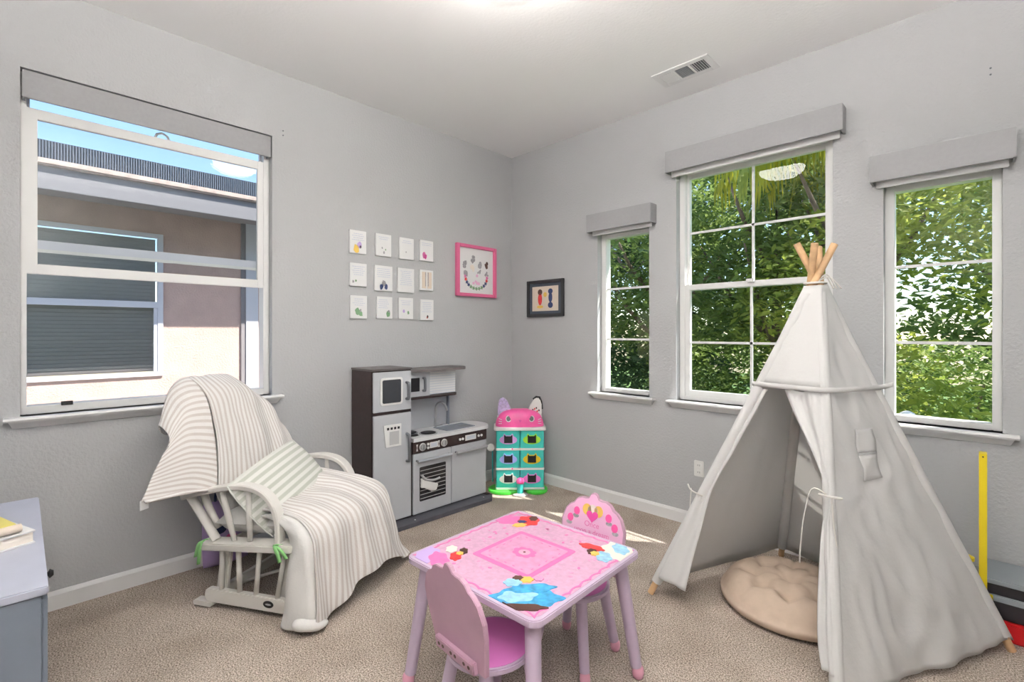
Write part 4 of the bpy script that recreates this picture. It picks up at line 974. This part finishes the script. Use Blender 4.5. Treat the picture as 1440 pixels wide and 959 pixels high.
# ------------------------------------------------------------------ glider chair (local x forward, y towards the far side)
GA = math.radians(30); GO = Vector((.467, -2.395, 0))
e = empty('glider_chair', GO, GA, 'white wooden glider chair with bowed arms beside the wide window', 'chair')
GW = .55
V3 = lambda u, w, z: Vector((u, w, z))
def gside(w, s):
    # base: floor runner, spindles, slanted front leg
    rn = MB().prism(rrect(.43, .062, .028, cx=.19, cy=.055), -.013, .013, lambda x, y, z: V3(x, w+z, y)).build('base_rail', 'chair_white', e, bevel=.004)
    if s < 0:
        MB().prism(ellipse(.315, .058, .026, .015, 20), .0132, .0150, lambda x, y, z: V3(x, w-z, y)).build('badge', 'black', rn)
        MB().prism(ellipse(.315, .058, .015, .004, 12), .0151, .0155, lambda x, y, z: V3(x, w-z, y)).build('badge_print', 'handle_silver', rn)
    MB().prism(rrect(.10, .022, .01, cx=.0, cy=.018), -.05, -.014, lambda x, y, z: V3(x-.03, w-z if s > 0 else w+.03-z*0+z, y)).build('rail_foot', 'chair_white', e)
    pl = MB().prism([(x, y) for x, y in rrect(.52, .085, .035, cx=.215, cy=0)], -.016, .016, lambda x, y, z: V3(x, w+y, .296+.08*(x-.2)+z)).build('side_plank', 'chair_white', e, bevel=.005)
    for (x0, z0_, x1, z1_) in ((.06, .272, .058, .082), (.147, .278, .155, .084), (.26, .285, .24, .084), (.39, .295, .35, .084)):
        MB().tube([V3(x0, w, z0_), V3(x1, w, z1_)], .011, 10).build('base_spindle', 'chair_white', e, True)
    MB().prism([(.375, .285), (.470, .290), (.400, .066), (.340, .066)], -.011, .011, lambda x, y, z: V3(x, w+.032*(-s)+z, y)).build('swing_arm', 'chair_white', e, bevel=.004)
    MB().prism([(.030, .270), (.085, .270), (.060, .066), (.005, .066)], -.011, .011, lambda x, y, z: V3(x, w+.032*(-s)+z, y)).build('swing_arm', 'chair_white', e, bevel=.004)
    # bowed arm
    path = cr_line([V3(-.145, w, .480), V3(-.02, w, .515), V3(.10, w, .542), V3(.20, w, .550), V3(.285, w, .530), V3(.340, w, .475), V3(.362, w, .400), V3(.362, w, .310)], 36)
    G = []
    for i, p in enumerate(path):
        t = (path[min(i+1, 36)]-path[max(i-1, 0)]).normalized(); n = Vector((0, 1, 0)).cross(t).normalized()
        hw = .026 if i < 24 else .026-.004*(i-24)/12
        G.append([p+Vector((0, a*hw, 0))+n*b*.0125 for a, b in ((-1, -.6), (-.8, -1), (.8, -1), (1, -.6), (1, .6), (.8, 1), (-.8, 1), (-1, .6), (-1, -.6))])
    MB().grid(G).build('arm', 'chair_white', e, 'auto')
    for (x0, z0_, x1, z1_) in ((.058, .520, .128, .300), (.200, .538, .210, .305)):
        MB().tube([V3(x0, w, z0_), V3((x0+x1)/2, w, (z0_+z1_)/2), V3(x1, w, z1_)], [.010, .014, .010], 10).build('arm_spindle', 'chair_white', e, True)
    MB().tube([V3(-.130, w, .500), V3(.030, w, .300)], .021, 12, flat=.7).build('back_post', 'chair_white', e, 'auto')
    # green ribbon ties of the cushion
    for (x, z, dz, dx) in ((.015, .318, -.11, -.03), (.375, .335, -.07, .03)):
        y = w-.046*(1 if s < 0 else -1)
        tb = MB()
        for k, (ex, ez) in enumerate(((dx, dz), (dx*1.8+.008, dz*.72), (dx*.2+.03, .008))):
            P_ = cr_line([V3(x, y, z), V3(x+ex*.4, y-.012, z+.006+ez*.2), V3(x+ex*.8, y-.008, z+ez*.6), V3(x+ex, y-.006, z+ez)], 8)
            tb.grid([[p+Vector((.009, 0, .003)) for p in P_], [p-Vector((.009, 0, .003)) for p in P_]])
        if s < 0: tb.build('ribbon_tie', 'green_tie', e, True, solid=.0015)
gside(0, -1); gside(GW, 1)
for (x, z) in ((.02, .05), (.38, .05)): MB().box(x-.012, x+.012, .0135, GW-.0135, z-.022, z+.022).build('cross_rail', 'chair_white', e, bevel=.003)
for (x, z) in ((.05, .265), (.42, .285)): MB().box(x-.012, x+.012, .045, GW-.045, z-.018, z+.018).build('cross_rail', 'chair_white', e, bevel=.003)
MB().tube([V3(.03, .14, .04), V3(.36, .38, .11)], .008, 8).build('stay_rod', 'chair_white', e, True)
# back frame hoop and slats, hidden in part by the blanket
hoop = cr_line([V3(.02, .05, .33), V3(-.06, .04, .50), V3(-.17, .07, .80), V3(-.235, .16, .945), V3(-.25, .275, .975), V3(-.235, .39, .945), V3(-.17, .48, .80), V3(-.06, .51, .50), V3(.02, .50, .33)], 40)
MB().tube([p-Vector((.03, 0, 0)) for p in hoop], .016, 10).build('back_hoop', 'chair_white', e, True)
for y in (.15, .235, .315, .40): MB().tube([V3(.0, y, .34), V3(-.10, y, .55), V3(-.262, y, .935)], .010, 8).build('back_slat', 'chair_white', e, True)
def puffy(w, h, t, n=18, pinch=.10, p=2.6):
    top, bot = [], []
    for i in range(n+1):
        a, b = [], []
        for j in range(n+1):
            x, y = 2*i/n-1, 2*j/n-1
            th = max(0, (1-abs(x)**p)*(1-abs(y)**p))**.5
            sx = 1-pinch*(abs(y)**2)*(1-0)*.5*abs(x); sy = 1-pinch*(abs(x)**2)*.5*abs(y)
            a.append(Vector((x*w/2*sx, y*h/2*sy, t/2*th))); b.append(Vector((x*w/2*sx, y*h/2*sy, -t/2*th)))
        top.append(a); bot.append(b)
    return top, bot
def pillow_mesh(w, h, t, M, uvn=0, **k):
    a, b = puffy(w, h, t, **k); n = len(a); b_ = MB()
    if uvn:
        uv = [[((j/(n-1))*uvn, i/(n-1)) for j in range(n)] for i in range(n)]
    else: uv = None
    b_.grid([[M @ p for p in r_] for r_ in a], uv); b_.grid([[M @ p for p in r_] for r_ in b], uv, True)
    return b_
# seat and back cushions (part of the chair: tied on)
pillow_mesh(.50, .50, .125, Matrix.Translation((.245, .275, .375)) @ Matrix.Rotation(-.06, 4, 'Y'), pinch=0, p=6).build('seat_cushion', 'cushion_white', e, True)
pillow_mesh(.50, .44, .09, Matrix.Translation((-.08, .275, .60)) @ Matrix.Rotation(math.radians(-112), 4, 'Y'), pinch=.1, p=5).build('back_cushion', 'cushion_white', e, True)
# striped pillow leaning against the back (a thing of its own)
gm = Matrix.Translation(GO) @ Matrix.Rotation(GA, 4, 'Z')
pe = empty('striped_pillow', gm @ Vector((.12, .30, .44)), GA, 'rectangular cushion with pale green stripes resting on the glider seat', 'pillow')
PM = Matrix.Translation((.065, -.065, .050)) @ Matrix.Rotation(math.radians(6), 4, 'X') @ Matrix.Rotation(math.radians(-128), 4, 'Y') @ Matrix.Rotation(math.radians(-8), 4, 'Z')

a_, b_2 = puffy(.31, .50, .13, n=20)
mb = MB(); n = len(a_)
uv = [[(i/(n-1)*9.0, j/(n-1)) for j in range(n)] for i in range(n)]
mb.grid([[PM @ p for p in r_] for r_ in a_], uv); mb.grid([[PM @ p for p in r_] for r_ in b_2], uv, True)
pc = mb.build('pillow_cover', 'stripe_pillow', pe, True)
rim = [PM @ a_[0][j] for j in range(n)]+[PM @ a_[i][n-1] for i in range(1, n)]+[PM @ a_[n-1][j] for j in range(n-2, -1, -1)]+[PM @ a_[i][0] for i in range(n-2, 0, -1)]
MB().tube(rim, .004, 6, closed=True).build('piping', 'stripe_pillow', pc, True)
# ------------------------------------------------------------------ striped blanket thrown over the back
be = empty('striped_blanket', gm @ Vector((-.15, .25, .50)), GA, 'white and beige striped blanket thrown over the back of the glider chair', 'blanket')
BO = Vector((-.15, .25, .50))
bu = lambda z: .045-.40*(z-.4)
def bpt(w, z, du=0): return Vector((bu(z)+du, w, z))-BO
cols = [((-.085, .800), (-.270, .550)), ((-.04, .875), (-.165, .535)), ((.02, .945), (-.06, .525)), ((.12, .985), (.03, .50)), ((.25, 1.0), (.13, .47)), ((.34, .985), (.27, .44)), ((.42, .94), (.40, .43)), ((.475, .85), (.475, .43)), ((.51, .76), (.535, .50))]
def bcol(j0, j1, du0):
    G = []
    for t in (-2, -1, 0, .12, .35, .6, .8, 1):
        row = []
        for j in range(j0, j1+1):
            (wt, zt), (wb, zb) = cols[j]; edge = max(0, (3-j)/3)
            if t < 0 and j < 3:
                p = bpt(wt+.012*edge, zt-.015, -.085) if t == -1 else bpt(wt+.05*edge, zt-.04-.10*(1-edge), -.115)
            elif t == -2: p = bpt(wt*.96+.01-.10*edge, zt-.16-.14*edge, -.12)
            elif t == -1: p = bpt(wt*.98+.005, zt-.025-.03*edge, -.10+.03*edge)
            elif t == 0: p = bpt(wt, zt+.012, -.065)
            else:
                w_ = wt+(wb-wt)*t; z_ = zt+(zb-zt)*t; p = bpt(w_, z_, .012+.035*math.sin(PI*t)*(1-edge)-.05*edge*t+du0)
            row.append(p)
        G.append(row)
    return G
wr = lambda seed, f=9: (lambda u, v, p: noise.noise(Vector((p.x*3+seed, p.y*f, p.z*2.2)))+.5*noise.noise(Vector((p.x*9+seed, p.y*16, p.z*6))))
def cloth(G, nu, nv, amp, fn, mapuv, name, parent, solid=.006):
    S_ = wrinkle(cr_grid(G, nu, nv), amp, fn)
    uv = [[mapuv(i/nu, j/nv) for j in range(nv+1)] for i in range(nu+1)]
    return MB().grid(S_, uv).build(name, 'stripe_blanket', parent, True, solid=solid)
cloth(bcol(3, 8, 0), 60, 56, .018, wr(2.0, 15), lambda t, s: (s*26+.35*math.sin(t*5), t), 'front_fold', be)
G = bcol(0, 3, -.012)
cloth(G, 44, 30, .016, wr(7.0, 8), lambda t, s: (t*28+.5*math.sin(s*4)-1.6*s, s), 'side_fold', be)
# tail corner hanging over the arm with a pale care label
tc_ = bpt(-.252, .552, -.045)
MB().box(tc_.x-.003, tc_.x+.001, tc_.y-.022, tc_.y+.014, tc_.z-.035, tc_.z+.004).build('care_label', 'paper', be, bevel=.001)
# lower fold draping from the arm level towards the seat
G2 = [[bpt(-.265, .56, -.04), bpt(-.10, .545, -.015), bpt(.05, .52, .02), bpt(.18, .49, .05)], [bpt(-.26, .545, -.03), bpt(-.09, .535, .0), bpt(.06, .505, .04), bpt(.19, .47, .065)], [bpt(-.25, .55, -.055), bpt(-.08, .535, -.03), bpt(.07, .50, .0), bpt(.20, .46, .03)]]
cloth(G2, 10, 24, .006, wr(3.3, 12), lambda t, s: (t*3, s), 'lower_fold', be)
# ------------------------------------------------------------------ second blanket spread over the seat and hanging to the carpet
se = empty('striped_throw', gm @ Vector((.55, .25, .0)), GA, 'striped throw spread over the glider seat and hanging to the carpet', 'blanket')
SO = Vector((.55, .25, 0))
rows = [
 [(.20, .03, .445), (.17, .14, .455), (.15, .26, .46), (.13, .38, .475), (.11, .47, .49), (.12, .515, .485)],
 [(.33, .02, .440), (.31, .14, .448), (.30, .26, .455), (.29, .38, .475), (.27, .47, .490), (.26, .53, .480)],
 [(.45, .00, .425), (.45, .12, .438), (.45, .26, .446), (.45, .40, .455), (.43, .50, .460), (.42, .56, .455)],
 [(.535, -.02, .360), (.555, .11, .385), (.575, .26, .395), (.575, .41, .395), (.55, .52, .395), (.52, .60, .385)],
 [(.560, -.04, .220), (.590, .10, .250), (.620, .25, .265), (.625, .41, .260), (.60, .54, .250), (.55, .635, .230)],
 [(.575, -.06, .100), (.605, .08, .135), (.640, .24, .165), (.648, .41, .155), (.625, .56, .110), (.57, .665, .080)],
 [(.580, -.065, .018), (.615, .06, .050), (.648, .23, .110), (.660, .41, .105), (.66, .58, .035), (.60, .70, .012)]]
G = [[Vector(p)-SO for p in r_] for r_ in rows]
fw = lambda u, v, p: (math.sin(v*30+2.2*math.sin(u*3))*.55+noise.noise(Vector((p.x*4, p.y*10, p.z*3)))*1.1)*(.35+.9*u)
cloth(G, 70, 80, .019, fw, lambda t, s: (s*30+.6*math.sin(t*4)*(1-s), t), 'throw_cloth', se, .007)
# pale underside turned out along the near edge, ending in a roll on the carpet
un = []
for k, r_ in enumerate(rows[1:]):
    q = 1+.16*k; x, y, z = r_[0]; z2 = lambda d: max(.014, z-d)
    un.append([Vector((x+.006, y+.02, z))-SO, Vector((x-.010*q, y-.010, z))-SO, Vector((x-.040*q, y-.018+.006*(k % 2), z2(.004)))-SO, Vector((x-.075*q, y-.004-.010*(k % 2), z2(.015)))-SO, Vector((x-.095*q, y+.022, z2(.028)))-SO])
S_ = wrinkle(cr_grid(un, 36, 18), .010, wr(5, 12)); MB().grid(S_).build('turned_edge', 'cushion_white', se, True, solid=.006)
rl = cr_line([Vector((.50, -.085, .040))-SO, Vector((.545, -.075, .046))-SO, Vector((.585, -.05, .035))-SO, Vector((.60, -.01, .028))-SO], 12)
MB().tube(rl, [.016, .026, .032, .035, .036, .035, .034, .032, .030, .026, .022, .017, .010], 12, flat=.75).build('floor_roll', 'cushion_white', se, True)

# ------------------------------------------------------------------ grey dresser, books
DZ = .60
p0, p1 = on_floor(63, 697, DZ), on_floor(73, 822, DZ)
dx0, dx1, dy1 = p0.x, p1.x, -2.945
e = empty('dresser', ((dx0+dx1)/2, (dy1-3.49)/2, 0), 0, 'low grey painted dresser with a worn pale top', 'dresser')
hx, hy = (dx1-dx0)/2, (dy1+3.49)/2
MB().box(-hx+.008, hx-.008, -hy+.004, hy-.012, .06, DZ-.022).build('carcass', 'dresser', e, bevel=.002)
MB().box(-hx, hx, -hy+.002, hy, DZ-.0215, DZ).build('top', 'dresser_top', e, bevel=.003)
MB().box(-hx+.03, hx-.03, -hy+.03, hy-.03, .0005, .059).build('plinth', 'dresser', e)
for s in (-1, 1):
    d = MB().box(s*hx/2-hx/2+.014, s*hx/2+hx/2-.014, hy-.0115, hy-.001, .075, .565).build('door', 'dresser', e, bevel=.003)
    if s > 0: MB().tube([(.20, hy-.001, .535), (.20, hy+.006, .535), (.20, hy+.010, .535), (.20, hy+.018, .535)], [.006, .006, .013, .007], 14).build('knob', 'black', d, 'auto')
for (x, y) in ((hx-.15, hy-.13), (hx-.015, hy-.10), (hx-.02, hy-.17)): MB().prism(blob(x, y, .005, 7), DZ+.0001, DZ+.0006).build('paint_chip', 'black', e)
bx, by = on_floor(20, 762, DZ).x, on_floor(20, 762, DZ).y
e = empty('book', (bx-.02, by-.073, DZ), .35, 'thick white boxed book lying on the grey dresser', 'book')
MB().box(-.11, .11, -.085, .085, .0005, .006).build('cover', 'paper', e, bevel=.001); MB().box(-.105, .105, -.08, .081, .0062, .034).build('pages', 'print_cream', e); MB().box(-.11, .11, -.085, .085, .0342, .040).build('cover', 'paper', e, bevel=.001)
MB().box(-.085, .02, .02, .078, .0402, .0412).build('cover_print', 'print_red', e); MB().box(-.075, .01, .03, .068, .0413, .0418).build('cover_print', 'print_green', e)
e = empty('toy_pouch', (bx-.01, by-.058, DZ+.0415), .30, 'small yellow pouch with pale rolled ends lying on the white book', 'pouch')
pillow_mesh(.16, .10, .026, Matrix.Translation((0, 0, .013)), pinch=0, p=8).build('pouch_body', 'book_yellow', e, True)
for s in (-1, 1): MB().tube([(s*.082, -.05, .013), (s*.082, .05, .013)], .012, 12).build('rolled_end', 'paper_cream', e, 'auto')

# ------------------------------------------------------------------ folded play bench by the wall beyond the teepee
e = empty('play_bench', (3.17, -.14, 0), 0, 'low black and grey toy bench with red foot and yellow upright by the wall', 'toy bench')
MB().box(-.24, .30, -.125, .118, .0005, .075).build('foot', 'toy_red', e, bevel=.006)
MB().box(-.235, .30, -.105, .118, .0755, .215).build('body', 'toy_black', e, bevel=.004)
MB().box(-.24, .30, -.120, .118, .2155, .235).build('top_board', 'toy_grey', e, bevel=.003)
MB().box(-.24, .30, -.124, -.1055, .150, .172).build('rail', 'toy_grey', e, bevel=.003)
up = MB().box(-.246, -.222, -.128, -.1205, .170, .735).build('upright', 'toy_yellow', e, bevel=.002)
MB().box(-.246, -.222, -.1205, -.075, .712, .735).build('upright_hook', 'toy_yellow', up, bevel=.002); MB().prism(ellipse(0, 0, .003, .003, 10), 0, .001, lambda x, y, z: Vector((-.234+x, -.1281-z, .722+y))).build('hole', 'black', up)
MB().box(-.236, -.205, -.1285, -.1245, .135, .175).build('bracket', 'toy_yellow', e, bevel=.002)
MB().lathe([(.008, .0), (.008, .022), (.026, .024), (.026, .038), (.018, .042), (.006, .044)], 18, (-.285, -.03, .235)).build('knob', 'toy_yellow', e, 'auto')
MB().box(-.30, -.2405, -.05, -.01, .20, .2345).build('knob_arm', 'toy_grey', e, bevel=.003)
# toy bag leaning on the wall behind the glider
bgp = on_left(318, 738, .10)
e = empty('toy_bag', (.10, bgp.y, 0), 0, 'small purple and red patterned bag behind the glider chair', 'bag')
pillow_mesh(.34, .22, .10, Matrix.Translation((0, 0, .185)) @ Matrix.Rotation(PI/2, 4, 'Y'), pinch=.1, p=4).build('bag_body', 'print_violet', e, True)
MB().tube(cr_line([(0, -.05, .34), (.0, -.04, .40), (0, .04, .40), (0, .05, .34)], 12), .007, 6).build('bag_handle', 'print_navy', e, True)
for (y, z, m) in ((.03, .27, 'print_red'), (-.04, .22, 'print_navy'), (.01, .16, 'hot_pink')): MB().prism(ellipse(y, z, .03, .025, 12), .048, .051, lambda x, yy, q: Vector((q, x, yy))).build('bag_patch', m, e)
